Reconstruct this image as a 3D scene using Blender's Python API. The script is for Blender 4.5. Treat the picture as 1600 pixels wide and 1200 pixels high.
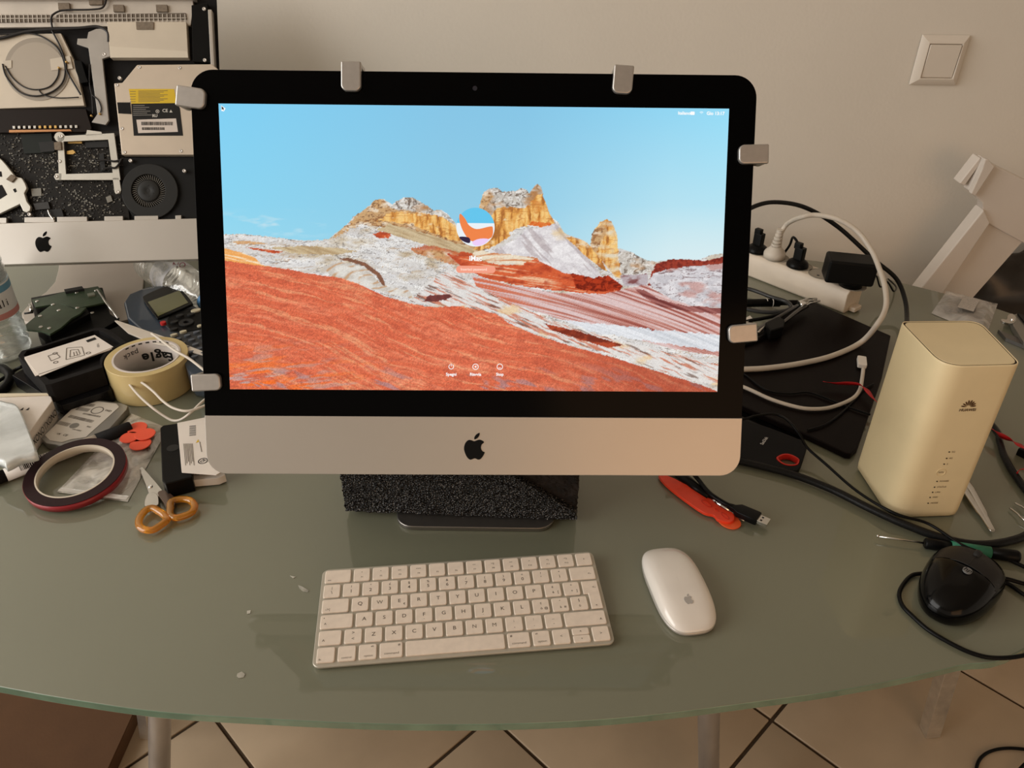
import bpy, bmesh, math, random
import numpy as np
from mathutils import Vector, Matrix
random.seed(7)
for o in list(bpy.data.objects): bpy.data.objects.remove(o)
SC = bpy.context.scene
C = SC.collection

# ------------------------------------------------------------------ camera, world, lights, exposure
CF, CP, CR, CH = 1249.4, 0.5724, 0.014, 0.613
_fw = Vector((0, math.cos(CP), -math.sin(CP))); _rt = Vector((1, 0, 0)); _up = _rt.cross(_fw)
_r2 = math.cos(CR)*_rt + math.sin(CR)*_up; _u2 = -math.sin(CR)*_rt + math.cos(CR)*_up
EYE = Vector((0, 0, CH))
cd = bpy.data.cameras.new('camera'); cam = bpy.data.objects.new('camera', cd); C.objects.link(cam)
cd.sensor_width = 36; cd.sensor_fit = 'HORIZONTAL'; cd.lens = CF/1600*36; cd.clip_start = .01
cam.matrix_world = Matrix((_r2, _u2, -_fw)).transposed().to_4x4() @ Matrix.Identity(4)
cam.location = EYE
SC.camera = cam
w = bpy.data.worlds.new('world'); SC.world = w; w.use_nodes = True
w.node_tree.nodes['Background'].inputs[0].default_value = (1.0, .84, .66, 1)
w.node_tree.nodes['Background'].inputs[1].default_value = .47
def area(name, loc, target, sx, sy, col, power):
    l = bpy.data.lights.new(name, 'AREA'); l.shape = 'RECTANGLE'; l.size = sx; l.size_y = sy
    l.color = col; l.energy = power
    o = bpy.data.objects.new(name, l); C.objects.link(o); o.location = loc
    o.rotation_euler = (Vector(target)-Vector(loc)).to_track_quat('-Z', 'Y').to_euler()
    return o
area('window_light', (-2.5, -.12, 1.0), (0.2, .9, .15), 2.2, 1.8, (1.0, .98, .94), 60)
area('warm_reflection_light', (.85, -1.35, .55), (.3, .7, .1), 1.3, 1.0, (1.0, .50, .20), 5.5)  # warm source added low behind the camera for the chin's orange reflection
SC.view_settings.view_transform = 'Standard'; SC.view_settings.look = 'None'
SC.view_settings.exposure = 0; SC.view_settings.gamma = 1; SC.view_settings.use_curve_mapping = False

# ------------------------------------------------------------------ photo measuring helpers
def ray(x, y): return _fw + (x-800)/CF*_r2 - (y-600)/CF*_u2
def PZ(x, y, z=0.):
    d = ray(x, y); return EYE + d*((z-CH)/d.z)
def PY(x, y, Y):
    d = ray(x, y); return EYE + d*(Y/d.y)
class Frame:
    def __init__(s, org, X, Y, Z):
        s.M = Matrix((X, Y, Z)).transposed().to_4x4(); s.M.translation = org; s.I = s.M.inverted()
    def loc(s, x, y, d=0.):
        o = s.I @ EYE; r = s.I.to_3x3() @ ray(x, y); t = (d-o.z)/r.z; p = o + r*t; return (p.x, p.y)
    def poly(s, pts, d=0.): return [s.loc(x, y, d) for x, y in pts]
    def w(s, x, y, z=0.): return s.M @ Vector((x, y, z))
def flat_frame(org, yaw=0., tilt=0.):
    R = Matrix.Rotation(yaw, 3, 'Z') @ Matrix.Rotation(tilt, 3, 'X')
    return Frame(Vector(org), R.col[0], R.col[1], R.col[2])
def face_frame(org, a, b):      # leaning face: X right, Y up the face, Z out of it
    R = Matrix.Rotation(b, 3, 'Z') @ Matrix.Rotation(-a, 3, 'X')
    return Frame(Vector(org), R.col[0], R.col[2], -R.col[1])
def along(p, q):                # table frame centred between two points, Y along p->q
    p, q = Vector(p), Vector(q); d = q-p; m = (p+q)/2; m.z = 0
    return flat_frame(m, math.atan2(d.y, d.x)-math.pi/2)

# ------------------------------------------------------------------ materials
MATS = {}
def mat(name, col, rough=.5, metal=0., noise=0., nscale=30., bump=0., bscale=200., coat=0., emit=None, trans=0., spec=.5, sheen=0., stretch=None, ior=1.45):
    if name in MATS: return MATS[name]
    m = bpy.data.materials.new(name); m.use_nodes = True; nt = m.node_tree; N = nt.nodes; L = nt.links
    b = N['Principled BSDF']; c = (*col, 1)
    b.inputs['Base Color'].default_value = c; b.inputs['Roughness'].default_value = rough
    b.inputs['Metallic'].default_value = metal; b.inputs['Specular IOR Level'].default_value = spec
    b.inputs['Coat Weight'].default_value = coat; b.inputs['Coat Roughness'].default_value = .03
    b.inputs['Transmission Weight'].default_value = trans; b.inputs['Sheen Weight'].default_value = sheen
    b.inputs['IOR'].default_value = ior
    if emit is not None:
        b.inputs['Emission Color'].default_value = (*emit, 1); b.inputs['Emission Strength'].default_value = 1
    tc = None
    if noise or bump:
        tc = N.new('ShaderNodeTexCoord'); mp = N.new('ShaderNodeMapping'); L.new(tc.outputs['Object'], mp.inputs[0])
        if stretch: mp.inputs['Scale'].default_value = stretch
    if noise:
        n = N.new('ShaderNodeTexNoise'); n.inputs['Scale'].default_value = nscale; n.inputs['Detail'].default_value = 5
        L.new(mp.outputs[0], n.inputs['Vector'])
        r = N.new('ShaderNodeMapRange'); r.inputs[1].default_value = .3; r.inputs[2].default_value = .7
        r.inputs[3].default_value = 1-noise; r.inputs[4].default_value = 1+noise
        L.new(n.outputs['Fac'], r.inputs[0])
        mx = N.new('ShaderNodeVectorMath'); mx.operation = 'SCALE'; mx.inputs[0].default_value = col
        L.new(r.outputs[0], mx.inputs['Scale']); L.new(mx.outputs[0], b.inputs['Base Color'])
    if bump:
        n2 = N.new('ShaderNodeTexNoise'); n2.inputs['Scale'].default_value = bscale; n2.inputs['Detail'].default_value = 4
        L.new(mp.outputs[0], n2.inputs['Vector'])
        bp = N.new('ShaderNodeBump'); bp.inputs['Strength'].default_value = bump; bp.inputs['Distance'].default_value = .001
        L.new(n2.outputs['Fac'], bp.inputs['Height']); L.new(bp.outputs[0], b.inputs['Normal'])
    MATS[name] = m; return m
def film(name, col, milky=.3, rough=.1, gloss=.12, nscale=25., crinkle=.6):
    """thin clear plastic: part see-through, part milky, glossy creases"""
    if name in MATS: return MATS[name]
    m = bpy.data.materials.new(name); m.use_nodes = True; nt = m.node_tree; N = nt.nodes; L = nt.links
    N.remove(N['Principled BSDF']); out = N['Material Output']
    t = N.new('ShaderNodeBsdfTransparent'); d = N.new('ShaderNodeBsdfDiffuse'); g = N.new('ShaderNodeBsdfGlossy')
    d.inputs[0].default_value = (*col, 1); g.inputs['Roughness'].default_value = rough; g.inputs[0].default_value = (1, 1, 1, 1)
    t.inputs[0].default_value = (.97, .98, .97, 1)
    a = N.new('ShaderNodeMixShader'); b = N.new('ShaderNodeMixShader')
    tc = N.new('ShaderNodeTexCoord'); n = N.new('ShaderNodeTexNoise'); n.inputs['Scale'].default_value = nscale
    n.inputs['Detail'].default_value = 6; n.inputs['Distortion'].default_value = 1.2
    L.new(tc.outputs['Object'], n.inputs['Vector'])
    r = N.new('ShaderNodeMapRange'); r.inputs[1].default_value = .35; r.inputs[2].default_value = .65
    r.inputs[3].default_value = milky*.5; r.inputs[4].default_value = min(1, milky*1.5); L.new(n.outputs['Fac'], r.inputs[0])
    bp = N.new('ShaderNodeBump'); bp.inputs['Strength'].default_value = crinkle; bp.inputs['Distance'].default_value = .004
    L.new(n.outputs['Fac'], bp.inputs['Height']); L.new(bp.outputs[0], g.inputs['Normal']); L.new(bp.outputs[0], d.inputs['Normal'])
    fr = N.new('ShaderNodeLayerWeight'); fr.inputs[0].default_value = .3; L.new(bp.outputs[0], fr.inputs['Normal'])
    ma = N.new('ShaderNodeMath'); ma.operation = 'MULTIPLY_ADD'; ma.inputs[1].default_value = .6; ma.inputs[2].default_value = gloss
    ma.use_clamp = True; L.new(fr.outputs['Fresnel'], ma.inputs[0])
    L.new(r.outputs[0], a.inputs[0]); L.new(t.outputs[0], a.inputs[1]); L.new(d.outputs[0], a.inputs[2])
    L.new(ma.outputs[0], b.inputs[0]); L.new(a.outputs[0], b.inputs[1]); L.new(g.outputs[0], b.inputs[2])
    L.new(b.outputs[0], out.inputs[0]); MATS[name] = m; return m
def S(r, g, b):   # 8-bit sRGB -> linear
    f = lambda v: (v/255/12.92 if v/255 <= .04045 else ((v/255+.055)/1.055)**2.4)
    return (f(r), f(g), f(b))

ALU = mat('aluminium', (.52, .485, .44), .36, .6, .012, 12, .03, 900)
ALU_D = mat('aluminium_dull', (.60, .56, .52), .42, .55, .06, 60)
STEEL = mat('steel', (.62, .61, .58), .22, 1., .05, 60)
CHROME = mat('chrome', (.8, .8, .8), .1, 1.)
BLK = mat('black_plastic', (.005, .005, .005), .34, 0, .1, 60, spec=.14)
BLKG = mat('black_gloss', (.003, .003, .003), .12, 0, spec=.2)
BLKM = mat('black_matte', (.010, .009, .009), .7, 0, .2, 90, .3, 600, spec=.2)
DARK = mat('dark_grey_plastic', (.022, .022, .022), .5, 0, .15, 60, spec=.25)
WHITE = mat('white_plastic', (.74, .70, .64), .35, 0, .03, 30)
CABLEW = mat('white_cable_rubber', (.66, .60, .52), .45, 0, .05, 40)
BROWNPAD = mat('foam_pad', (.20, .16, .12), .9, 0, .15, 300)
INK = mat('black_ink', (.006, .006, .006), .5)
INKG = mat('grey_ink', (.10, .085, .07), .6)
PAPER = mat('white_paper', (.78, .72, .66), .7, 0, .03, 30)
RED = mat('red_plastic', (.85, .06, .02), .35, 0, .06, 80)

# ------------------------------------------------------------------ geometry helpers
class MB:
    def __init__(s): s.v = []; s.f = []; s.sm = []
    def add(s, vs, fs, smooth=False):
        k = len(s.v); s.v += [tuple(v) for v in vs]; s.f += [tuple(i+k for i in f) for f in fs]; s.sm += [smooth]*len(fs)
    def box(s, x0, x1, y0, y1, z0, z1):
        s.add([(x0,y0,z0),(x1,y0,z0),(x1,y1,z0),(x0,y1,z0),(x0,y0,z1),(x1,y0,z1),(x1,y1,z1),(x0,y1,z1)],
              [(0,3,2,1),(4,5,6,7),(0,1,5,4),(1,2,6,5),(2,3,7,6),(3,0,4,7)]); return s
    def prism(s, poly, z0, z1, smooth=False):
        a = sum(poly[i-1][0]*poly[i][1]-poly[i][0]*poly[i-1][1] for i in range(len(poly)))
        if a < 0: poly = poly[::-1]
        n = len(poly); vs = [(x, y, z0) for x, y in poly]+[(x, y, z1) for x, y in poly]
        s.add(vs, [tuple(range(n-1, -1, -1)), tuple(range(n, 2*n))]); k = len(s.v)-2*n
        s.f += [(k+i, k+(i+1) % n, k+n+(i+1) % n, k+n+i) for i in range(n)]; s.sm += [smooth]*n; return s
    def ring(s, outer, inner, z0, z1, smooth=False):   # same point count
        n = len(outer)
        vs = [(x, y, z0) for x, y in outer]+[(x, y, z0) for x, y in inner]+[(x, y, z1) for x, y in outer]+[(x, y, z1) for x, y in inner]
        k = len(s.v); s.v += vs
        for i in range(n):
            j = (i+1) % n
            s.f += [(k+i, k+n+i, k+n+j, k+j), (k+2*n+i, k+2*n+j, k+3*n+j, k+3*n+i), (k+i, k+j, k+2*n+j, k+2*n+i), (k+n+i, k+3*n+i, k+3*n+j, k+n+j)]
            s.sm += [False, False, smooth, smooth]
        return s
    def loft(s, rings, cap=True, smooth=True, closed=True):
        assert len({len(r) for r in rings}) == 1, [len(r) for r in rings]
        n = len(rings[0]); k = len(s.v)
        for r in rings: s.v += [tuple(p) for p in r]
        for a in range(len(rings)-1):
            for i in range(n if closed else n-1):
                j = (i+1) % n
                s.f.append((k+a*n+i, k+a*n+j, k+(a+1)*n+j, k+(a+1)*n+i)); s.sm.append(smooth)
        if cap:
            s.f += [tuple(k+i for i in range(n-1, -1, -1)), tuple(k+(len(rings)-1)*n+i for i in range(n))]; s.sm += [False, False]
        return s
    def lathe(s, prof, n=40, org=(0, 0, 0), axis='Z', cap=True):
        rings = []
        for r, h in prof:
            rr = []
            for i in range(n):
                a = 2*math.pi*i/n; x, y = r*math.cos(a), r*math.sin(a)
                p = (x, y, h) if axis == 'Z' else (x, h, -y) if axis == 'Y' else (h, x, y)
                rr.append((p[0]+org[0], p[1]+org[1], p[2]+org[2]))
            rings.append(rr)
        return s.loft(rings, cap)
    def tube(s, pts, r, n=12, flat=1., up=(0, 0, 1), cap=True):
        P = [Vector(p) for p in pts]; rings = []; u = Vector(up)
        for i, p in enumerate(P):
            t = (P[min(i+1, len(P)-1)]-P[max(i-1, 0)]).normalized()
            side = t.cross(u)
            if side.length < 1e-3: side = t.cross(Vector((1, 0, 0)))
            side.normalize(); v = side.cross(t).normalized(); u = v
            ri = r[i] if hasattr(r, '__len__') else r
            rings.append([p + side*(ri*math.cos(2*math.pi*k/n)) + v*(ri*flat*math.sin(2*math.pi*k/n)) for k in range(n)])
        return s.loft(rings, cap)
    def grid(s, fn, nu, nv, smooth=True):
        vs = [fn(i/nu, j/nv) for j in range(nv+1) for i in range(nu+1)]
        s.add(vs, [(j*(nu+1)+i, j*(nu+1)+i+1, (j+1)*(nu+1)+i+1, (j+1)*(nu+1)+i) for j in range(nv) for i in range(nu)], smooth); return s
    def build(s, name, m, parent=None, frame=None, bevel=0., seg=2, solid=0.):
        me = bpy.data.meshes.new(name); me.from_pydata(s.v, [], s.f)
        me.polygons.foreach_set('use_smooth', s.sm); me.materials.append(m)
        bm = bmesh.new(); bm.from_mesh(me); bmesh.ops.recalc_face_normals(bm, faces=bm.faces); bm.to_mesh(me); bm.free(); me.update()
        o = bpy.data.objects.new(name, me); C.objects.link(o); place(o, parent, frame)
        if solid:
            md = o.modifiers.new('solid', 'SOLIDIFY'); md.thickness = solid; md.offset = 0
        if bevel:
            md = o.modifiers.new('bevel', 'BEVEL'); md.width = bevel; md.segments = seg; md.limit_method = 'ANGLE'; md.angle_limit = math.radians(40)
            for p in me.polygons: p.use_smooth = True
            md.harden_normals = True
        return o
WM = {}
def place(o, parent=None, frame=None):
    F = frame.M if frame is not None else (WM[parent.name] if parent is not None else Matrix.Identity(4))
    if parent is not None:
        o.parent = parent; o.matrix_basis = WM[parent.name].inverted() @ F
    else: o.matrix_basis = F
    WM[o.name] = F.copy()
def tag(o, label, cat=None, group=None, kind=None):
    if label: o['label'] = label
    if cat: o['category'] = cat
    if group: o['group'] = group
    if kind: o['kind'] = kind
    return o
def thing(name, frame, label, cat, group=None):
    o = bpy.data.objects.new(name, None); C.objects.link(o); o.empty_display_size = .01
    place(o, None, frame); return tag(o, label, cat, group)
def rrect(x0, x1, y0, y1, r, n=6, rs=None):
    rs = rs or (max(r, .0004),)*4; P = []      # bl, br, tr, tl
    for (cx, cy, a0), q in zip(((x0, y0, 180), (x1, y0, 270), (x1, y1, 0), (x0, y1, 90)), rs):
        sx = 1 if cx == x0 else -1; sy = 1 if cy == y0 else -1
        if q <= 0: P.append((cx, cy)); continue
        for k in range(n+1):
            a = math.radians(a0+90*k/n); P.append((cx+sx*q+q*math.cos(a), cy+sy*q+q*math.sin(a)))
    return P
def circ(cx, cy, r, n=32, ry=None): return [(cx+r*math.cos(2*math.pi*i/n), cy+(ry or r)*math.sin(2*math.pi*i/n)) for i in range(n)]
def crom(P, n=8, closed=False):
    P = [Vector(p) for p in P]; out = []; N = len(P)
    for i in range(N if closed else N-1):
        g = (lambda k: P[k % N]) if closed else (lambda k: P[max(0, min(N-1, k))])
        p0, p1, p2, p3 = g(i-1), g(i), g(i+1), g(i+2)
        for k in range(n):
            t = k/n; out.append(.5*((2*p1)+(p2-p0)*t+(2*p0-5*p1+4*p2-p3)*t*t+(3*p1-p0-3*p2+p3)*t**3))
    if not closed: out.append(P[-1])
    return out
def crom2(P, n=6, closed=True): return [(v.x, v.y) for v in crom([(x, y, 0) for x, y in P], n, closed)]
TXT = {}
def text(s, size, m, parent, frame, x, y, z, rot=0., name='lettering', sx=1., bold=0., depth=0., align='CENTER', label=None, shear=0.):
    key = (s, bold, align, shear, m.name)
    if key not in TXT:
        cu = bpy.data.curves.new('lettering', 'FONT'); cu.body = s; cu.size = 1; cu.align_x = align; cu.align_y = 'CENTER'
        cu.offset = bold; cu.shear = shear; cu.resolution_u = 3
        ob = bpy.data.objects.new('lettering', cu); C.objects.link(ob)
        me = bpy.data.meshes.new_from_object(ob.evaluated_get(bpy.context.evaluated_depsgraph_get()))
        bpy.data.objects.remove(ob); me.materials.clear(); me.materials.append(m); TXT[key] = me
    o = bpy.data.objects.new(name, TXT[key]); C.objects.link(o)
    class _F: pass
    F = _F(); F.M = frame.M @ Matrix.Translation((x, y, z)) @ Matrix.Rotation(rot, 4, 'Z') @ Matrix.Diagonal((size*sx, size, 1, 1))
    place(o, parent, F)
    if label: o['label'] = label
    return o
def apple_shape(w):     # bitten fruit emblem outline in a box about w wide, centred
    h = [(-.02, .34), (.10, .38), (.24, .42), (.38, .37), (.455, .29), (.35, .19), (.31, .06), (.34, -.08), (.42, -.17), (.49, -.20),
         (.45, -.31), (.37, -.44), (.27, -.54), (.16, -.555), (.02, -.50), (-.12, -.545), (-.22, -.56), (-.33, -.48), (-.43, -.31), (-.50, -.08),
         (-.49, .12), (-.41, .30), (-.28, .40), (-.15, .39)]
    leaf = [(-.01, .44), (.0, .55), (.07, .66), (.17, .73), (.24, .75), (.235, .64), (.17, .53), (.07, .455)]
    return [(x*w, y*w) for x, y in crom2(h, 4)], [(x*w, y*w) for x, y in crom2(leaf, 4)]
def cable(name, pts, r, m, label, cat='cable', group=None, parent=None, n=8, frame=None, flat=1.):
    W = []
    for p in pts:
        if len(p) == 3: W.append(PZ(p[0], p[1], p[2]))
        else: W.append(PY(p[0], p[1], p[3]))
    o = MB().tube(crom(W, 7), r, n, flat).build(name, m, parent, Frame(Vector((0, 0, 0)), Vector((1, 0, 0)), Vector((0, 1, 0)), Vector((0, 0, 1))))
    if parent is None and frame is None: tag(o, label, cat, group)
    return o

# ------------------------------------------------------------------ the setting
wallm = mat('wall_paint', (.76, .715, .64), .75, 0, .03, 3, .25, 160)
o = MB().box(-4, 4.5, 1.48, 1.6, -.74, 1.9).build('wall_back', wallm); tag(o, None, kind='structure')
o = MB().box(-4, 4.5, -3.5, 1.6, 1.9, 2.0).build('ceiling', mat('ceiling_paint', (.72, .66, .58), .8)); tag(o, None, kind='structure')
grout = mat('grout', (.07, .045, .025), .9, 0, .2, 200)
fl = MB().box(-4, 4.5, -3.5, 1.6, -.80, -.744).build('floor', grout); tag(fl, None, kind='structure')
tilem = mat('tile_glaze', (.50, .385, .265), .32, 0, .10, 6, .05, 60)
T = .377; ca = math.cos(math.pi/4); gap = .0035
tile_bm = MB().box(gap, T-gap, gap, T-gap, -.006, .004)
tme = None
# lattice: n_a = (ca, ca) offsets .262+T*k ; n_b = (ca,-ca) offsets -.306+T*k
for i in range(-2, 6):
    for j in range(-4, 5):
        ua, ub = .262+T*i, -.306+T*j
        px, py = (ua+ub)*ca, (ua-ub)*ca
        if not (-2.2 < px < 2.4 and -.2 < py < 1.35): continue
        F = Frame(Vector((px, py, -.744)), Vector((ca, ca, 0)), Vector((ca, -ca, 0)), Vector((0, 0, -1)))
        if tme is None:
            tb = MB().box(gap, T-gap, gap, T-gap, -.004, .002).build('tile', tilem, fl, F, bevel=.0015); tme = tb.data
        else:
            tb = bpy.data.objects.new('tile', tme); C.objects.link(tb); place(tb, fl, F)
            md = tb.modifiers.new('bevel', 'BEVEL'); md.width = .0015; md.segments = 2

# wall switch
SW = Frame(PY(1467, 94, 1.478), Vector((1, 0, 0)), Vector((0, 0, 1)), Vector((0, -1, 0)))
sw = thing('light_switch', SW, 'square white rocker light switch on the wall above the chair', 'switch')
swm = mat('switch_plastic', (.76, .70, .62), .35)
def sq(h, z): return [(-h, -h, z), (h, -h, z), (h, h, z), (-h, h, z)]
o = MB().loft([sq(.041, 0), sq(.041, .002), sq(.030, .011), sq(.028, .011), sq(.028, .006)], True, False).build('switch_frame', swm, sw, bevel=.0008)
o = MB().loft([[(x, y, z) for x, y, z in sq(.0268, .006)], [(-.0268, -.0268, .009), (.0268, -.0268, .009), (.0268, .0268, .0125), (-.0268, .0268, .0125)]], True, False).build('rocker', swm, sw, bevel=.0008)

# ------------------------------------------------------------------ glass table
glass_top = mat('lacquered_glass', (.180, .186, .130), .55, 0, .03, 4, coat=1.)
glass_edge = mat('glass_edge', (.16, .26, .185), .12, 0, .15, 40, coat=1.)
front = [(0,1073), (125,1095), (250,1112), (400,1122), (610,1131), (820,1130), (1000,1119), (1200,1094), (1300,1080), (1400,1062), (1500,1039), (1600,1014)]
pts = [PZ(x, y, 0) for x, y in front]
ol = [(p.x, p.y) for p in pts] + [(.66, .62), (.80, .77), (.90, .98), (.895, 1.08), (.843, 1.174), (.771, 1.247), (.685, 1.31), (.628, 1.360), (.545, 1.400), (.30, 1.435), (-.1, 1.455), (-.6, 1.45), (-1.0, 1.41), (-1.25, 1.2), (-1.25, .85), (-.98, .60), (-.66, .485)]
ol = crom2(ol, 5)
tbl = thing('glass_table', flat_frame((-.1, .93, -.74)), 'large rounded table with frosted green glass top and metal legs', 'table')
W0 = flat_frame((0, 0, 0))
o = MB().prism(ol, -.010, 0).build('tabletop', glass_top, tbl, W0, bevel=.0012); o.data.materials.append(glass_edge)
for p in o.data.polygons:
    if abs(p.normal.z) < .5: p.material_index = 1
legm = mat('satin_leg_metal', (.45, .43, .42), .35, .8, .05, 40)
for a, b in (((-.406, .70, -.012), (-.572, .70, -.74)), ((.230, .70, -.012), (.336, .70, -.74))):
    o = MB().tube([a, b], .0155, 24).build('leg', legm, tbl, W0)
foot = PZ(1452, 1144, -.74)
o = MB().tube([(.70, .90, -.012), (foot.x, foot.y, -.738)], .019, 4, up=(1, -.9, 0)).build('leg', mat('worn_chrome', (.78, .75, .70), .32, .9, .12, 40), tbl, W0, bevel=.001); o['label'] = 'square chrome leg'
f2 = PZ(229, 1150, -.74)
o = MB().tube([(f2.x+.10, f2.y+.03, -.012), (f2.x, f2.y, -.738)], .012, 4, up=(1, .9, 0)).build('leg', MATS['worn_chrome'], tbl, W0, bevel=.001)

# brown carton under the table at the left
cb = mat('brown_cardboard', (.10, .046, .018), .85, 0, .06, 20, .2, 200)
p = PZ(205, 1122, -.705)
bx = thing('cardboard_box', flat_frame((p.x-.3, 1.0, -.74)), 'flattened brown cardboard box on the floor under the left table edge', 'box')
MB().box(p.x-.60, p.x, .76, 1.25, -.7395, -.708).build('body', cb, bx, W0, bevel=.002)
MB().box(p.x-.599, p.x-.001, .76, 1.12, -.708, -.705).build('flap', cb, bx, W0)
MB().box(p.x-.599, p.x-.001, 1.124, 1.249, -.708, -.705).build('flap', cb, bx, W0)
# cable on the floor
cable('floor_cable', [(1640,1176,-.736), (1580,1169,-.736), (1545,1175,-.736), (1528,1192,-.736), (1530,1215,-.736), (1570,1230,-.736), (1600,1195,-.730), (1640,1170,-.736)], .003, BLK, 'thin black cable looped on the tiled floor, lower right')

# ------------------------------------------------------------------ wallpaper painted into a vertex colour picture
def vnoise(x, y, seed=0):
    xi = np.floor(x).astype(np.int64); yi = np.floor(y).astype(np.int64); fx = x-xi; fy = y-yi
    fx = fx*fx*(3-2*fx); fy = fy*fy*(3-2*fy)
    def h(a, b):
        n = (a*374761393+b*668265263+seed*982451653) & 0x7fffffff
        n = ((n ^ (n >> 13))*1274126177) & 0x7fffffff
        return ((n ^ (n >> 16)) & 0xffff)/65535.
    return (h(xi, yi)*(1-fx)+h(xi+1, yi)*fx)*(1-fy)+(h(xi, yi+1)*(1-fx)+h(xi+1, yi+1)*fx)*fy
def fbm(x, y, seed=0, o=4):
    s = 0; a = .5; t = 0
    for k in range(o):
        s = s+a*vnoise(x*2**k+k*17.3, y*2**k-k*9.1, seed+k); t += a; a *= .55
    return s/t
def inpoly(X, Y, P):
    c = np.zeros(X.shape, bool); n = len(P)
    for i in range(n):
        x1, y1 = P[i]; x2, y2 = P[i-1]
        if y1 == y2: continue
        c ^= ((y1 > Y) != (y2 > Y)) & (X < (x2-x1)*(Y-y1)/(y2-y1)+x1)
    return c
def wallpaper(X, Y):
    """colours of the desert picture; X, Y = picture coordinates (0..797, 0..448 shifted by 342,165)"""
    A = lambda *c: np.array(c, float)
    lerp = lambda a, b, t: a+(b-a)*np.clip(t, 0, 1)[..., None]
    u = (X-342)/797; v = (Y-165)/448
    top = lerp(A(130,211,247)*np.ones(X.shape+(3,)), A(136,200,233)*np.ones(X.shape+(3,)), u*2.2); top = lerp(top, A(150,222,250), (u-.6)*2.5)
    low = lerp(A(146,218,243)*np.ones(X.shape+(3,)), A(150,208,233), u*2.4); low = lerp(low, A(200,234,244), (u-.55)*3)
    c = lerp(top, low, v*2)
    c = lerp(c, A(222,240,243), (v-.35)*4*np.clip((u-.6)*3, 0, 1)); c = lerp(c, A(165,222,240), (v-.35)*5*np.clip(.35-u, 0, 1)*2)
    cl = fbm(X/38, Y/9, 5, 4); c = lerp(c, A(200,228,240), np.clip((cl-.52)*5, 0, .8)*np.clip(1-abs(Y-352)/26, 0, 1)*np.clip((530-X)/60, 0, 1))
    n1 = fbm(X/14, Y/7, 1, 5); n2 = fbm(X/4., Y/3., 2, 4); n3 = fbm(X/40, Y/18, 3, 4); nf = vnoise(X*1.1, Y*1.1, 9)
    wx = X+14*(n3-.5); wy = Y+12*(n3-.5)+5*(n1-.5)
    jx = X+7*(n2-.5); jy = Y+7*(n2-.5)
    crack = lambda sx, sy, s, w=.035: np.clip(1-abs(fbm(X/sx+2*n1, Y/sy+2*n3, s, 3)-.5)/w, 0, 1)
    sky = [(350,367),(362,366),(375,365),(392,367),(410,369),(430,371),(455,374),(480,376),(500,375),(515,374),(524,365),(532,360),(545,348),(552,340),(565,331),(577,322),(586,313),(593,311),(601,312),(608,317),(614,320),(622,313),(632,309),(644,309),(655,314),(668,322),(678,329),(690,328),(698,333),(706,342),(714,352),(735,372),(747,340),(749,322),(754,304),(760,297),(768,294),(778,294),(785,300),(795,299),(806,298),(814,294),(822,296),(827,302),(833,293),(840,288),(845,292),(849,304),(848,306),(853,318),(859,335),(863,341),(872,347),(880,362),(886,367),(895,370),(905,373),(914,377),(922,384),(924,368),(931,355),(938,346),(948,343),(955,346),(960,357),(964,368),(965,388),(975,390),(985,393),(998,401),(1012,407),(1026,409),(1050,405),(1075,405),(1092,406),(1103,401),(1117,397),(1145,396),(1145,640),(330,640),(330,368)]
    land = inpoly(X+1.6*(n2-.5), Y+3*(n2-.5), sky)
    # white base rock
    r = A(220,218,217)*np.ones(X.shape+(3,)); r = lerp(r, A(240,238,234), (n1-.35)*3); r = lerp(r, A(196,178,150), (n3-.56)*5)
    fl_r = fbm(X/55, (Y-.16*X-9*np.sin(X/50))/5, 81, 4); r = lerp(r, A(204,198,192), np.clip((fl_r-.5)*6, 0, .5)); r = lerp(r, A(110,98,92), np.clip(1-abs(fl_r-.44)/.012, 0, .75)); r = lerp(r, A(95,88,84), crack(26, 11, 21, .02)*.5); r = lerp(r, A(170,132,96), crack(60, 9, 23, .02)*.6)
    def put(P, f, edge=6):
        nonlocal r
        m = inpoly(X+edge*(n2-.5)+edge*(n1-.5), Y+edge*.8*(n2-.5)+edge*.8*(n1-.5), P); r = np.where(m[..., None], f, r)
    one = np.ones(X.shape+(3,))
    # left butte
    tan = lerp(A(205,165,118)*one, A(150,100,62), crack(14, 12, 31, .07)); tan = lerp(tan, A(232,214,190), (n1-.52)*5); tan = lerp(tan, A(110,75,55), np.clip((n2-.6)*5, 0, .8))
    vs_ = fbm((X+4*n1)/5, Y/26, 83, 4); yel = lerp(A(224,158,78)*one, A(244,200,126), (vs_-.42)*5); yel = lerp(yel, A(160,98,48), np.clip((.43-vs_)*7, 0, .8)); yel = lerp(yel, A(186,118,62), np.clip(1-abs(fbm(X/40, Y/7, 84, 3)-.5)/.04, 0, .6)); yel = lerp(yel, A(236,214,180), (n1-.6)*5)
    gry = lerp(A(196,188,178)*one, A(232,228,222), (n2-.4)*4); gry = lerp(gry, A(104,86,74), crack(9, 22, 35, .05)); gry = lerp(gry, A(180,130,85), (n3-.55)*5)
    put([(520,372),(555,338),(590,308),(655,308),(714,350),(745,380),(762,396),(720,392),(660,372),(600,356),(560,352)], tan)
    put([(600,312),(655,306),(705,340),(712,352),(690,340),(650,330),(612,326)], gry)
    put([(610,330),(650,333),(690,338),(716,356),(738,378),(705,374),(670,362),(640,350),(600,345),(588,346)], yel, 8)
    sand = lerp(A(206,186,150)*one, A(178,150,112), (fbm(X/30, (Y-.35*X)/3, 41, 3)-.4)*3)
    put([(610,350),(670,366),(720,382),(765,398),(800,412),(770,414),(710,396),(650,378),(590,360)], sand)
    redp = lerp(A(208,92,52)*one, A(170,70,45), (n1-.4)*3); redp = lerp(redp, A(235,190,160), (n2-.6)*5)
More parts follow.
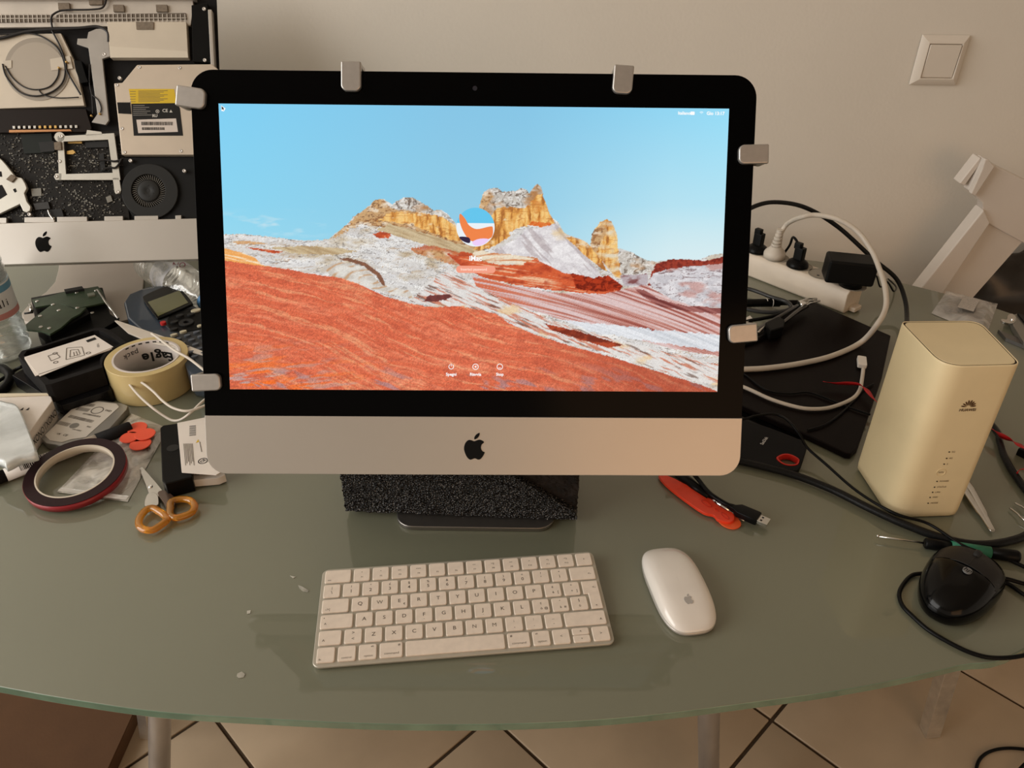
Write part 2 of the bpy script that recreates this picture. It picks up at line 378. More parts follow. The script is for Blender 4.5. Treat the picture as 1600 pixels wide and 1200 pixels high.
    put([(583,366),(595,362),(612,366),(608,372),(590,372)], redp, 4); put([(640,388),(680,384),(730,398),(745,412),(720,418),(690,408),(650,396)], lerp(redp, tan, (n3-.3)*2), 10)
    put([(718,392),(748,398),(746,414),(730,414),(715,404)], redp, 5)
    put([(362,378),(380,376),(408,379),(420,381),(400,382),(372,381)], lerp(A(200,140,90)*one, A(220,190,150), n2), 3)
    put([(385,386),(420,390),(445,394),(430,396),(400,391)], redp, 3)
    put([(420,388),(470,384),(535,388),(560,393),(520,399),(470,397)], sand, 5)
    # central butte
    put([(742,380),(749,322),(752,302),(765,292),(790,292),(815,290),(840,284),(852,304),(862,340),(868,348),(850,352),(800,352),(780,375),(758,392)], gry, 3)
    put([(764,340),(775,325),(800,324),(822,325),(826,320),(858,322),(866,346),(858,354),(838,352),(815,354),(800,362),(788,376),(766,388),(740,392),(752,370)], yel, 6)
    put([(824,324),(838,306),(846,302),(853,314),(860,336),(867,349),(848,352),(828,348)], lerp(yel, A(206,120,48), (n1-.45)*3), 4); put([(744,340),(752,305),(764,300),(770,306),(756,330),(748,350)], tan, 4)
    put([(830,346),(858,347),(862,352),(846,355),(826,352)], lerp(A(206,80,25)*one, A(240,160,90), n2), 4)
    skirt = lerp(A(214,208,210)*one, A(238,234,234), (n1-.35)*3); sk_ = fbm((X-.9*Y)/9, (Y+.4*X)/60, 85, 4); skirt = lerp(skirt, A(140,120,120), np.clip((.44-sk_)*5, 0, .35)); skirt = lerp(skirt, A(230,190,120), np.clip((n3-.6)*6, 0, .6)*np.clip((380-Y)/20, 0, 1))
    put([(866,348),(880,362),(895,372),(915,400),(935,425),(952,448),(968,458),(930,440),(895,436),(862,424),(840,412),(800,402),(760,396),(800,378),(822,358),(850,355)], skirt, 4)
    swirl = lerp(A(236,222,198)*one, A(205,120,70), np.clip((fbm(X/40, (Y-.12*X+12*np.sin(X/40))/2.4, 43, 3)-.45)*5, 0, 1)); swirl = lerp(swirl, A(200,206,206), (n3-.5)*3)
    put([(742,392),(800,398),(838,402),(846,412),(836,420),(800,418),(770,412),(735,400)], swirl, 4)
    band = lerp(A(214,98,58)*one, A(238,188,150), np.clip((fbm(X/60, (Y-.14*X)/2.2, 45, 3)-.53)*6, 0, 1)); band = lerp(band, A(170,64,40), (n1-.5)*3)
    put([(700,398),(735,402),(770,412),(812,416),(835,404),(850,412),(880,426),(905,432),(918,442),(935,448),(968,455),(940,460),(900,457),(850,452),(800,444),(760,436),(725,420)], band, 6)
    put([(894,428),(930,434),(950,430),(972,446),(968,454),(935,456),(900,452)], lerp(A(176,58,30)*one, A(110,30,18), crack(10, 8, 61, .12)), 8)
    put([(882,370),(900,372),(918,379),(935,400),(950,425),(940,420),(912,398),(898,384)], yel, 4)
    put([(922,384),(925,364),(932,352),(940,343),(950,341),(958,348),(964,366),(966,400),(970,436),(960,432),(942,410),(930,396)], lerp(yel, A(226,212,186), (n1-.35)*2.5), 4)
    put([(922,384),(926,362),(940,350),(948,358),(938,380),(930,396)], tan, 4)
    # right rocks
    put([(965,392),(985,392),(1000,402),(1026,410),(1018,424),(995,428),(970,428)], gry, 4)
    put([(968,430),(1012,428),(1010,446),(975,446)], lerp(A(190,178,182)*one, A(130,80,80), (n1-.5)*5), 3)
    red2 = lerp(A(158,62,46)*one, A(120,44,36), (n2-.4)*4)
    put([(1012,446),(1016,428),(1024,412),(1050,404),(1090,406),(1104,408),(1120,404),(1145,396),(1145,412),(1090,416),(1050,420),(1030,432),(1018,448)], red2, 4)
    blk = lerp(A(200,196,200)*one, A(228,224,226), (n1-.35)*3); blk = lerp(blk, A(130,108,110), crack(30, 7, 63, .03)); blk = lerp(blk, A(190,130,120), np.clip((n3-.55)*5, 0, .6))
    put([(1012,440),(1020,428),(1045,420),(1080,416),(1145,410),(1145,480),(1080,478),(1050,468),(1020,450)], blk, 4)
    # striped slope
    st = fbm(X/120, (Y-.17*X-.00035*(X-740)**2)/3.2, 47, 4)
    st = fbm(X/150, (Y-.17*X-.00035*(X-740)**2)/1.9, 47, 5)*.6+st*.4; strp = lerp(A(192,126,112)*one, A(222,196,194), (st-.40)*5); strp = lerp(strp, A(150,74,64), np.clip((.46-st)*8, 0, 1)*np.clip((X-760)/200, .2, 1)); strp = lerp(strp, A(215,110,76), np.clip((900-X)/160, 0, .8)*(st < .5))
    put([(736,430),(800,446),(870,458),(940,460),(1000,446),(1012,446),(1020,452),(1050,468),(1080,478),(1145,482),(1145,560),(1050,545),(960,520),(880,500),(800,474),(745,448)], strp, 3)
    wht = lerp(A(206,210,216)*one, A(232,234,238), (st-.35)*4)
    put([(880,500),(960,508),(1040,516),(1145,525),(1145,552),(1060,540),(980,528),(920,518)], wht, 8)
    dk = lerp(A(110,50,48)*one, A(170,110,104), (st-.35)*4)
    put([(992,452),(1005,452),(1030,468),(1070,478),(1145,482),(1145,492),(1070,486),(1030,478),(1005,464)], dk, 3)
    ridge = lerp(A(226,222,218)*one, A(200,110,80), np.clip((fbm(X/36, (Y-.42*X+5*n1)/3, 49, 4)-.54)*6, 0, .8)); ridge = lerp(ridge, A(90,62,52), np.clip((fbm(X/24, (Y-.42*X)/3, 52, 4)-.62)*10, 0, .6)); ridge = lerp(ridge, A(235,200,150), np.clip((n3-.6)*6, 0, .7))
    put([(700,420),(745,448),(790,470),(860,500),(940,525),(1020,545),(1145,575),(1145,608),(1060,588),(1000,568),(940,548),(880,535),(835,520),(790,500),(755,488),(700,480),(640,470)], ridge, 5)
    cave = lerp(A(176,72,44)*one, A(120,44,30), (n1-.4)*4)
    put([(850,505),(880,512),(925,524),(975,540),(950,543),(905,530),(862,516)], cave, 5); put([(668,462),(700,458),(708,464),(690,470),(660,471)], lerp(A(140,72,66)*one, A(90,50,48), n2), 5)
    put([(530,405),(545,403),(572,411),(594,427),(601,440),(604,452),(598,446),(588,430),(562,413)], lerp(A(160,104,76)*one, A(110,80,66), n2), 3)
    sv_ = np.sin(((X-575)**2*.4+(Y-436)**2*2.2)**.5/1.9+5*n3); swl = lerp(lerp(A(226,222,214)*one, A(204,196,186), (n1-.4)*4), A(196,150,108), np.clip((sv_-.45)*1.6, 0, .75)*np.clip((n1-.35)*5, 0, 1))
    put([(505,418),(530,410),(570,416),(598,446),(640,454),(650,468),(610,458),(560,446),(520,434)], swl, 5)
    # orange strip and big red field
    ora = lerp(A(240,170,96)*one, A(250,226,190), (fbm(X/40, (Y-.2*X)/2.5, 55, 3)-.45)*6)
    put([(345,386),(375,394),(398,402),(410,414),(460,424),(420,424),(345,412)], ora, 4)
    Yb = Y+9*np.sin(X/85+Y/60)+10*(n3-.5); ft = fbm(X/70, (Yb-.27*X)/4.5, 57, 5); f2 = fbm(X/22, (Yb-.25*X)/3, 58, 4)
    lw = np.clip((Y-520)/80, 0, 1)*np.clip((640-X)/220, 0, 1); ft2 = fbm(X/60, (Y+.12*X)/6, 59, 5); ft = ft*(1-lw)+ft2*lw
    fld = lerp(A(216,106,74)*one, A(232,138,104), (ft-.40)*2.2); fld = lerp(fld, A(180,82,60), np.clip((.44-f2)*4, 0, .4)); fld = lerp(fld, A(236,170,126), np.clip((fbm(X/110, (Yb-.36*X)/5.0, 71, 5)-.60)*6, 0, .55)); fld = lerp(fld, A(196,92,66), np.clip((n1-.52)*4, 0, .5))
    fld = lerp(fld, A(244,112,44), lw*np.clip((ft2-.52)*7, 0, 1)); fld = lerp(fld, A(186,168,168), lw*np.clip((fbm(X/34, (Y+.1*X)/6, 65, 3)-.60)*9, 0, .8))
    fld = lerp(fld, A(176,134,136), np.clip((fbm(X/34, (Y-.35*X)/10, 66, 3)-.62)*9, 0, .8)*np.clip((Y-560)/40, 0, 1))
    fld = fld*(.90+.22*nf[..., None]); fld = lerp(fld, A(150,64,48), np.clip((X-800)/500, 0, .5))
    put([(330,404),(352,407),(400,414),(450,421),(500,430),(535,435),(560,443),(600,462),(640,474),(680,480),(720,478),(745,484),(775,490),(795,505),(840,524),(890,540),(950,556),(1000,572),(1060,590),(1105,605),(1145,622),(1145,660),(330,660)], fld, 4)
    r = r*(.93+.14*nf[..., None])
    # soft edge by supersampling is unnecessary: vertices interpolate
    return np.clip(np.where(land[..., None], r, c), 0, 255)/255

# ------------------------------------------------------------------ main all-in-one computer
F1 = face_frame((-.0365, .6546, .1832), .4384, .0154)
pc = thing('desktop_computer', flat_frame((-.0365, .74, 0)), 'silver all-in-one computer with lit desert wallpaper screen, centre of the table', 'computer')
BZ0, BZ1, BX = -.0846, .2987, .264
o = MB().loft([[(x, y, z) for x, y in rrect(-BX+i, BX-i, BZ0+i, BZ1-i, .021-i*.4, 8)] for i, z in ((0, -.0012), (0, -.007), (.03, -.016), (.10, -.030), (.16, -.040))], True).build('rear_shell', ALU, pc, F1)
# chin
o = MB().prism(rrect(-BX, BX, BZ0, -.0262, 0, 8, (.020, .020, 0, 0)), -.0012, .0012).build('chin', ALU, pc, F1, bevel=.0006)
l1, l2 = apple_shape(.0205); cy = -.0575; F1l = F1
o = MB().prism([(x, y+cy) for x, y in l1], .0012, .0016).prism([(x, y+cy) for x, y in l2], .0012, .0016).build('emblem', BLKG, pc, F1); o['label'] = 'black bitten apple emblem'
o = MB().prism(rrect(-BX+.0005, BX-.0005, -.0260, BZ1-.0004, 0, 10, (0, 0, .021, .021)), -.0012, .0012).build('bezel', mat('bezel_glass', (.0008, .0008, .001), .15, spec=.08), pc, F1, bevel=.0004)
wc = MB().prism(circ(0, .284, .0022, 20), .0012, .0015).build('webcam', mat('lens_dark', (.02, .02, .03), .1), pc, F1)
# display: fine grid with painted colours
NX, NY = 800, 450
sx0, sx1, sy0, sy1 = -.238, .238, 0., .268
gx = np.linspace(sx0, sx1, NX); gy = np.linspace(sy0, sy1, NY); GX, GY = np.meshgrid(gx, gy)
# picture coordinates of the wallpaper artwork (as drawn, four-corner mapped)
o0 = F1.I @ EYE
M3 = F1.M
wx_ = M3[0][0]*GX+M3[0][1]*GY+M3[0][3]; wy_ = M3[1][0]*GX+M3[1][1]*GY+M3[1][3]; wz_ = M3[2][0]*GX+M3[2][1]*GY+M3[2][3]-CH
dz = wx_*_fw.x+wy_*_fw.y+wz_*_fw.z
PXX = 800+CF*(wx_*_r2.x+wy_*_r2.y+wz_*_r2.z)/dz; PYY = 600-CF*(wx_*_u2.x+wy_*_u2.y+wz_*_u2.z)/dz
colr = wallpaper(PXX, PYY)
lin = np.where(colr <= .04045, colr/12.92, ((colr+.055)/1.055)**2.4)
me = bpy.data.meshes.new('display'); nv = NX*NY
co = np.stack([GX.ravel(), GY.ravel(), np.full(nv, .0015)], 1).astype(np.float32)
idx = np.arange(nv).reshape(NY, NX); q = np.stack([idx[:-1, :-1], idx[:-1, 1:], idx[1:, 1:], idx[1:, :-1]], -1).reshape(-1, 4)
me.vertices.add(nv); me.vertices.foreach_set('co', co.ravel()); me.loops.add(q.size); me.loops.foreach_set('vertex_index', q.ravel().astype(np.int32))
me.polygons.add(len(q)); me.polygons.foreach_set('loop_start', np.arange(0, q.size, 4, dtype=np.int32))
me.update(calc_edges=True)
ca_ = me.color_attributes.new('picture', 'FLOAT_COLOR', 'POINT'); ca_.data.foreach_set('color', np.concatenate([lin.reshape(-1, 3), np.ones((nv, 1))], 1).astype(np.float32).ravel())
dm = bpy.data.materials.new('lit_screen'); dm.use_nodes = True; N = dm.node_tree.nodes; Lk = dm.node_tree.links; b = N['Principled BSDF']
at = N.new('ShaderNodeAttribute'); at.attribute_name = 'picture'; b.inputs['Base Color'].default_value = (.004, .004, .004, 1); b.inputs['Roughness'].default_value = .1; b.inputs['Specular IOR Level'].default_value = .1
Lk.new(at.outputs['Color'], b.inputs['Emission Color'])
lw_ = N.new('ShaderNodeLayerWeight'); lw_.inputs[0].default_value = .5       # liquid-crystal panels dim at grazing angles
mr_ = N.new('ShaderNodeMapRange'); mr_.inputs[1].default_value = .15; mr_.inputs[2].default_value = .75; mr_.inputs[3].default_value = .97; mr_.inputs[4].default_value = .12
Lk.new(lw_.outputs['Facing'], mr_.inputs[0]); Lk.new(mr_.outputs[0], b.inputs['Emission Strength'])
me.materials.append(dm); disp = bpy.data.objects.new('display', me); C.objects.link(disp); place(disp, pc, F1)
WLIT = mat('white_pixels', (0, 0, 0), .5, emit=(.97, .97, .97)); d1 = .0018
def onscr(pts): return F1.poly(pts, d1)
ax, ay = F1.loc(743, 355, d1); R = .0182
def disc_part(name, poly, col, z=d1):
    m_ = mat('pixels_'+name, (0, 0, 0), .5, emit=S(*col)); return MB().prism(poly, z, z+.00015).build(name, m_, disp, F1)
disc_part('avatar_sky', circ(ax, ay, R, 40), (96, 196, 236))
disc_part('avatar_haze', [p for p in circ(ax, ay, R, 60) if p[1] < ay+.004], (232, 240, 246), d1+.0002)
disc_part('avatar_shape', crom2(F1.poly([(719,334),(727,342),(733,352),(745,358),(765,354),(770,356),(768,371),(750,376),(735,376),(724,362),(718,345)], d1), 4), (238, 130, 70), d1+.0004)
disc_part('avatar_shade', crom2(F1.poly([(718,370),(732,371),(735,377),(732,380),(722,376)], d1), 3), (40, 24, 60), d1+.0006)
disc_part('avatar_glow', crom2(F1.poly([(738,378),(750,373),(764,374),(755,382),(743,384)], d1), 3), (236, 205, 246), d1+.0006)
def lit_text(s, px, py, size, rot=0., bold=.03):
    x, y = F1.loc(px, py, d1); return text(s, size, WLIT, disp, F1, x, y, d1+.0002, rot, bold=bold)
lit_text('iMac', 743, 404, .0066); lit_text('Spegni', 705, 585, .0040); lit_text('Riavvia', 743, 585, .0040); lit_text('Stop', 781, 585, .0040)
lit_text('Italiano', 1069, 177, .0040); lit_text('Gio 13:17', 1118, 177.5, .0042)
x, y = F1.loc(1082, 177, d1); MB().prism(rrect(x-.002, x+.002, y-.0015, y+.0015, .0006), d1, d1+.0002).build('input_badge', WLIT, disp, F1)
x, y = F1.loc(1096, 177, d1); m_ = MB()
for rr in (.0008, .0017, .0026):
    m_.ring([(x+rr*math.cos(a), y-.001+rr*math.sin(a)) for a in np.linspace(.8, 2.34, 8)]+[(x+rr*math.cos(a), y-.001+rr*math.sin(a)) for a in np.linspace(2.34, .8, 8)],
            [(x+rr*.8*math.cos(a), y-.001+rr*.8*math.sin(a)) for a in np.linspace(.8, 2.34, 8)]+[(x+rr*.8*math.cos(a), y-.001+rr*.8*math.sin(a)) for a in np.linspace(2.34, .8, 8)], d1, d1+.0002)
m_.build('signal_icon', mat('pale_pixels', (0, 0, 0), .5, emit=(.75, .9, .97)), disp, F1)
x, y = F1.loc(743.5, 421, d1); fldm = mat('password_field', (0, 0, 0), .5, emit=S(242, 158, 132))
MB().prism(rrect(x-.0188, x+.0188, y-.0034, y+.0034, .0033), d1, d1+.0001).build('entry_field', fldm, disp, F1)
text('Inserisci password', .0034, mat('pale_text', (0, 0, 0), .5, emit=S(255, 220, 205)), disp, F1, x-.002, y, d1+.0003, 0, bold=.02)
for k, (px, py) in enumerate(((705,573), (743,573), (781,573))):
    x, y = F1.loc(px, py, d1); m_ = MB()
    if k == 0:
        arc = [math.pi/2+.5+(2*math.pi-1.0)*i/24 for i in range(25)]
        for i in range(24):
            a, b_ = arc[i], arc[i+1]
            m_.prism([(x+.0026*math.cos(a), y+.0026*math.sin(a)), (x+.0026*math.cos(b_), y+.0026*math.sin(b_)), (x+.0020*math.cos(b_), y+.0020*math.sin(b_)), (x+.0020*math.cos(a), y+.0020*math.sin(a))], d1, d1+.0002)
        m_.box(x-.0003, x+.0003, y+.0004, y+.0031, d1, d1+.0002)
    else: m_.ring(circ(x, y, .0030, 24), circ(x, y, .0024, 24), d1, d1+.0002)
    if k == 1: m_.prism([(x-.0012, y), (x+.0008, y+.0012), (x+.0008, y-.0012)], d1, d1+.0002)
    if k == 2: m_.box(x-.0012, x+.0012, y-.0014, y-.0009, d1, d1+.0002)
    m_.build(['power_icon', 'restart_icon', 'sleep_icon'][k], WLIT, disp, F1)
x, y = F1.loc(346.5, 166, d1); m_ = MB().prism([(x, y), (x, y-.0032), (x+.0008, y-.0025), (x+.0014, y-.0037), (x+.002, y-.0034), (x+.0014, y-.0022), (x+.0024, y-.0022)], d1+.0002, d1+.0004)
m_.build('cursor', INK, disp, F1)
MB().prism([(x-.0005, y+.0008), (x-.0005, y-.0042), (x+.0018, y-.0046), (x+.0034, y-.0020)], d1, d1+.0001).build('cursor_outline', WLIT, disp, F1)
# stand
fx = -.0385
def standrow(y, z, t, w): return [(fx-w, y, z), (fx+w, y, z), (fx+w, y+t[0], z+t[1]), (fx-w, y+t[0], z+t[1])]
MB().prism(rrect(fx-.088, fx+.088, .651, .827, .020), .0004, .0060).build('stand_foot', mat('stand_metal', (.30, .28, .26), .3, .9, .03, 50), pc, W0, bevel=.0012)
MB().loft([standrow(.800, .005, (.008, 0), .088), standrow(.812, .020, (.009, -.002), .084), standrow(.806, .08, (.009, .0), .075), standrow(.782, .16, (.008, .002), .070), standrow(.752, .235, (.008, .004), .070), standrow(.735, .27, (.008, .004), .070)], True, False).build('stand_neck', MATS['stand_metal'], pc, W0, bevel=.002)

# six display clamps
clm = mat('clamp_aluminium', (.50, .475, .45), .34, .7, .04, 200)
def clamp(tip, root, width, label):
    # tip, root: face-plane points (metres); the jaw lies over the glass, its bridge wraps the rim and a back arm goes behind
    tx, ty = tip; rx, ry = root; d = Vector((rx-tx, ry-ty)); Ln = d.length; a = math.atan2(d.y, d.x)
    Fm = Frame(F1.w(tx, ty, .0017), *(F1.M.to_3x3() @ (Matrix.Rotation(a, 3, 'Z') @ Vector(v)) for v in ((1,0,0), (0,1,0), (0,0,1))))
    c = thing('screen_clamp', Fm, label, 'clamp', 'metal clamps gripping the screen edge')
    h = width/2
    MB().prism(rrect(0, Ln, -h, h, 0, 7, (h*.62, .0015, .0015, h*.62)), 0, .0062).build('front_jaw', clm, c, bevel=.0016, seg=3)
    MB().prism([(Ln-.004, -h*.92), (Ln, -h*.92), (Ln, h*.92), (Ln-.004, h*.92)], -.022, .0012).build('bridge', clm, c, bevel=.0008)
    MB().prism([(Ln*.30, -h*.55), (Ln, -h*.85), (Ln, h*.85), (Ln*.30, h*.55)], -.0265, -.0220).build('rear_jaw', mat('clamp_dark', (.12, .11, .105), .4, .6), c, bevel=.0008)
    return c
J = lambda x, y: F1.loc(x, y, .0079)
clamp(J(548,142), J(548,95), .0185, 'silver clamp on the top screen edge, left of the webcam')
clamp(J(972,146), J(976,101), .0185, 'silver clamp on the top screen edge, right of the webcam')
clamp(J(320,155), J(274,148), .0185, 'silver clamp at the upper left screen corner over the optical drive')
clamp(J(1155,241), J(1202,240), .0178, 'silver clamp on the upper right screen side against the wall')
clamp(J(1139,523), J(1184,519), .0178, 'silver clamp on the lower right screen side beside the dark sheet')
clamp(J(344,597), J(298,599), .0165, 'silver clamp on the lower left screen side beside the tape roll')

# ------------------------------------------------------------------ foam block under the screen
foamm = bpy.data.materials.new('grey_foam'); foamm.use_nodes = True; N = foamm.node_tree.nodes; Lk = foamm.node_tree.links; b = N['Principled BSDF']
tc = N.new('ShaderNodeTexCoord'); vo = N.new('ShaderNodeTexVoronoi'); vo.inputs['Scale'].default_value = 480; Lk.new(tc.outputs['Object'], vo.inputs['Vector'])
cr = N.new('ShaderNodeValToRGB'); cr.color_ramp.elements[0].color = (.55, .51, .47, 1); cr.color_ramp.elements[1].color = (.008, .007, .007, 1); cr.color_ramp.elements[0].position = .10; cr.color_ramp.elements[1].position = .25  # pale cell specks put the foam's sparkle into its base colour
Lk.new(vo.outputs['Distance'], cr.inputs[0]); Lk.new(cr.outputs[0], b.inputs['Base Color']); b.inputs['Roughness'].default_value = .35
bp = N.new('ShaderNodeBump'); bp.inputs['Strength'].default_value = 1; bp.inputs['Distance'].default_value = .003; Lk.new(vo.outputs['Distance'], bp.inputs['Height']); Lk.new(bp.outputs[0], b.inputs['Normal'])
FF = flat_frame((-.056, .68, .0062), math.atan2(PZ(900,814,.006).y-PZ(540,800,.006).y, PZ(900,814,.006).x-PZ(540,800,.006).x))
foam = thing('foam_block', FF, 'dark grey open-cell foam block wedged under the silver computer', 'foam')
xa = FF.loc(540, 800, 0)[0]; yl = FF.loc(540, 800, 0)[1]; xb = FF.loc(900, 814, 0)[0]
def foam_mesh(x0, x1, y0, y1, z0, z1, dirn, cut=None):
    bm = bmesh.new(); bmesh.ops.create_cube(bm, size=1)
    for v in bm.verts: v.co = ((x0+x1)/2+v.co.x*(x1-x0), (y0+y1)/2+v.co.y*(y1-y0), (z0+z1)/2+v.co.z*(z1-z0))
    if cut is not None:
        (px, pz), (qx, qz) = cut
        n = Vector((qz-pz, 0, -(qx-px))).normalized()*dirn
        r = bmesh.ops.bisect_plane(bm, geom=bm.verts[:]+bm.edges[:]+bm.faces[:], plane_co=(px, 0, pz), plane_no=n, clear_outer=True)
        ed = [e for e in bm.edges if e.is_boundary]; bmesh.ops.edgeloop_fill(bm, edges=ed)
    bmesh.ops.triangulate(bm, faces=bm.faces[:])
    for k in range(6): 
        es = [e for e in bm.edges if e.calc_length() > .0042]
        if not es: break
        bmesh.ops.subdivide_edges(bm, edges=es, cuts=1, use_grid_fill=True)
    rnd = random.Random(3)
    for v in bm.verts: v.co += Vector((rnd.uniform(-1, 1), rnd.uniform(-1, 1), rnd.uniform(-.3, 1)))*.0011
    me = bpy.data.meshes.new('foam'); bm.to_mesh(me); bm.free(); return me
cutl = ((xb-.088, .072), (xb+.004, .008))
me = foam_mesh(xa, xb, yl, yl+.085, .001, .074, -1, cutl); me.materials.append(foamm); o = bpy.data.objects.new('foam_body', me); C.objects.link(o); place(o, foam)
me = foam_mesh(xb-.12, xb+.0005, yl+.008, yl+.083, .001, .074, 1, cutl); me.materials.append(mat('dark_foam_skin', (.012, .008, .006), .95, 0, .5, 90, 1., 300)); o = bpy.data.objects.new('cut_wedge', me); C.objects.link(o); place(o, foam); o['label'] = 'darker cut corner of the foam'

# ------------------------------------------------------------------ keyboard
ang = math.atan2(.006, .1149)
R = Matrix.Rotation(.1138, 3, 'Z') @ Matrix.Rotation(ang, 3, 'X')
FK = Frame(Vector((-.0449, .539, .0082)), R.col[0], R.col[1], R.col[2])
kb = thing('keyboard', flat_frame((-.0449, .539, 0), .1138), 'compact white and aluminium keyboard in front of the computer', 'keyboard')
kalu = mat('keyboard_aluminium', (.50, .47, .40), .4, .4, .04, 60)
MB().loft([[(x, y, z) for x, y in rrect(-.13945+i, .13945-i, -.05745+i, .05745-i, .0065-i*.5, 6)] for i, z in ((.004, -.0045), (.0004, -.0032), (0, -.0008), (.0006, 0))], True).build('base_plate', kalu, kb, FK)
MB().box(-.12, .12, -.004, .006, -.006, 0).build('rear_foot', kalu, kb, flat_frame((-.0449+.0059-.012, .539+.048, .006), .1138))
keym = mat('key_plastic', (.80, .70, .60), .42, 0, .05, 160)
legend = mat('key_legend_ink', (.11, .085, .065), .6)
U = .01893; X0 = -14.5*U/2+.0; KW = U-.0027; PR = .01842; KH = PR-.0026; YT = PR*3
KM = {}
def key(col, wu, row, h=1., yo=0., legends=(), hh=None):
    x0 = X0+col*U+.00135; x1 = X0+(col+wu)*U-.00135; yt = YT-row*PR-.0013-yo; hgt = (hh if hh else KH); yb = yt-hgt
    cx, cy_ = (x0+x1)/2, (yt+yb)/2; kk = (round(x1-x0, 5), round(hgt, 5))
    class _F: pass
    F = _F(); F.M = FK.M @ Matrix.Translation((cx, cy_, .0002))
    if kk not in KM:
        hw, hg = (x1-x0)/2, hgt/2
        ko = MB().loft([[(x, y, z) for x, y in rrect(-hw+i, hw-i, -hg+i, hg-i, .0016, 4)] for i, z in ((0, 0), (0, .0011), (.00022, .0016), (.0006, .0018))], True).build('key', keym, kb, F)
        ko.data.polygons.foreach_set('use_smooth', [False]*len(ko.data.polygons)); KM[kk] = ko.data
    else:
        ko = bpy.data.objects.new('key', KM[kk]); C.objects.link(ko); place(ko, kb, F)
    for (s, lx, ly, sz) in legends:
        FL = _F(); FL.M = F.M
        text(s, sz, legend, ko, FL, lx*(x1-x0)/2, ly*hgt/2, .00186, 0, 'legend', align='CENTER', bold=(0. if s in ('M', 'command', 'option', 'control', 'N', 'W') else .010))
    return ko
big, sm, ti = .0058, .0040, .0026
key(0, 1.5, 0, legends=[('esc', -.62, -.62, ti)])
for i in range(12):
    ic = ['\u2600', '\u2600', '\u25a1\u25a1', '\u25a6', '', '', '<<', '>||', '>>', '<', '<)', '<))'][i]
    L = [('F%d' % (i+1), .05, -.45, ti)]
    if i in (2, 3, 6, 7, 8, 9, 10, 11, 0, 1): L.append(({0: '*', 1: '*', 2: 'oo', 3: '===', 6: '<<', 7: '>||', 8: '>>', 9: '<', 10: '<)', 11: '<))'}[i], 0, .3, ti*1.1))
    key(1.5+i, 1, 0, legends=L)
key(13.5, 1, 0, legends=[('\u25b2', 0, 0, sm*.8) if False else ('^', 0, -.1, sm)])
for i, (a, b_) in enumerate(zip('|!"\u00a3$%&/()=?^', "\\1234567890'\u00ec")): key(i, 1, 1, legends=[(a, 0, .42, sm), (b_, 0, -.28, .0054)])
key(13, 1.5, 1, legends=[('<-', .55, -.15, sm)])
key(0, 1.5, 2, legends=[('->|', -.55, -.55, sm)])
for i, a in enumerate('QWERTYUIOP'):
    L = [(a, 0, 0, big)]
    if a == 'E': L.append(('\u20ac', .6, -.5, sm*.8))
    key(1.5+i, 1, 2, legends=L)
key(11.5, 1, 2, legends=[('\u00e9', 0, .42, sm), ('\u00e8', .0, -.42, sm), ('[', .6, -.42, sm)])
key(12.5, 1, 2, legends=[('*', 0, .42, sm), ('+', .0, -.42, sm), (']', .6, -.42, sm)])
# tall return key, one L shaped cap
x0 = X0+13.5*U+.00135; xm = X0+13.75*U+.00135; x1 = X0+14.5*U-.00135; yt = YT-2*PR-.0013; ym = yt-KH; yb = ym-PR
L_ = [(xm, yb), (x1, yb), (x1, yt), (x0, yt), (x0, ym), (xm, ym)]
ko = MB().prism(L_, .0002, .0020).build('key', keym, kb, FK, bevel=.0007); ko['label'] = 'tall return key'
text('<-', sm, legend, ko, FK, x1-.0045, yt-.0085, .0022, 0, 'legend'); text('x', sm*.8, legend, ko, FK, x1-.006, yb+.004, .0022, 0, 'legend')
key(0, 1.75, 3, legends=[('^', -.68, -.45, .005), ('.', -.78, .75, .008)])
for i, a in enumerate('ASDFGHJKL'):
    L = [(a, 0, 0, big)]
    if a in 'FJ': L.append(('-', 0, -.62, sm*.8))
    key(1.75+i, 1, 3, legends=L)
key(10.75, 1, 3, legends=[('\u00e7', 0, .42, sm), ('\u00f2', .0, -.42, sm), ('@', .55, -.42, sm*.9)])
key(11.75, 1, 3, legends=[('\u00b0', 0, .42, sm), ('\u00e0', .0, -.42, sm), ('#', .55, -.42, sm*.9)])
key(12.75, 1, 3, legends=[('\u00a7', 0, .42, sm), ('\u00f9', .0, -.42, sm)])
key(0, 1.25, 4, legends=[('^', -.55, -.5, .0055)])
key(1.25, 1, 4, legends=[('>', 0, .42, sm*1.2), ('<', 0, -.42, sm*1.2)])
for i, a in enumerate('ZXCVBNM'): key(2.25+i, 1, 4, legends=[(a, 0, 0, big)])
for i, (a, b_) in enumerate(zip(';:_', ',.-')): key(9.25+i, 1, 4, legends=[(a, 0, .42, sm*1.1), (b_, 0, -.42, sm*1.1)])
key(12.25, 2.25, 4, legends=[('^', .75, -.4, .0055)])
for c_, w_, L in ((0, 1, [('fn', -.6, -.65, .003)]), (1, 1, [('control', 0, -.62, .0031)]), (2, 1, [('alt', .5, .65, .0026), ('option', .1, -.6, .0031)]), (3, 1.25, [('\u2318', .7, .6, .003) if False else ('#', .7, .6, .0036), ('command', .05, -.5, .0034)]),
                 (4.25, 5, []), (9.25, 1.25, [('#', -.65, .55, .0036), ('command', 0, -.5, .0034)]), (10.5, 1, [('alt', -.5, .6, .0026), ('option', .05, -.5, .0033)]), (11.5, 1, [('<', 0, 0, sm)]), (13.5, 1, [('>', 0, 0, sm)])):
    key(c_, w_, 5, legends=L)
key(12.5, 1, 5, legends=[('^', 0, -.2, sm)], hh=KH*.485)
key(12.5, 1, 5, yo=KH*.515, legends=[('v', 0, 0, sm*.8)], hh=KH*.485)

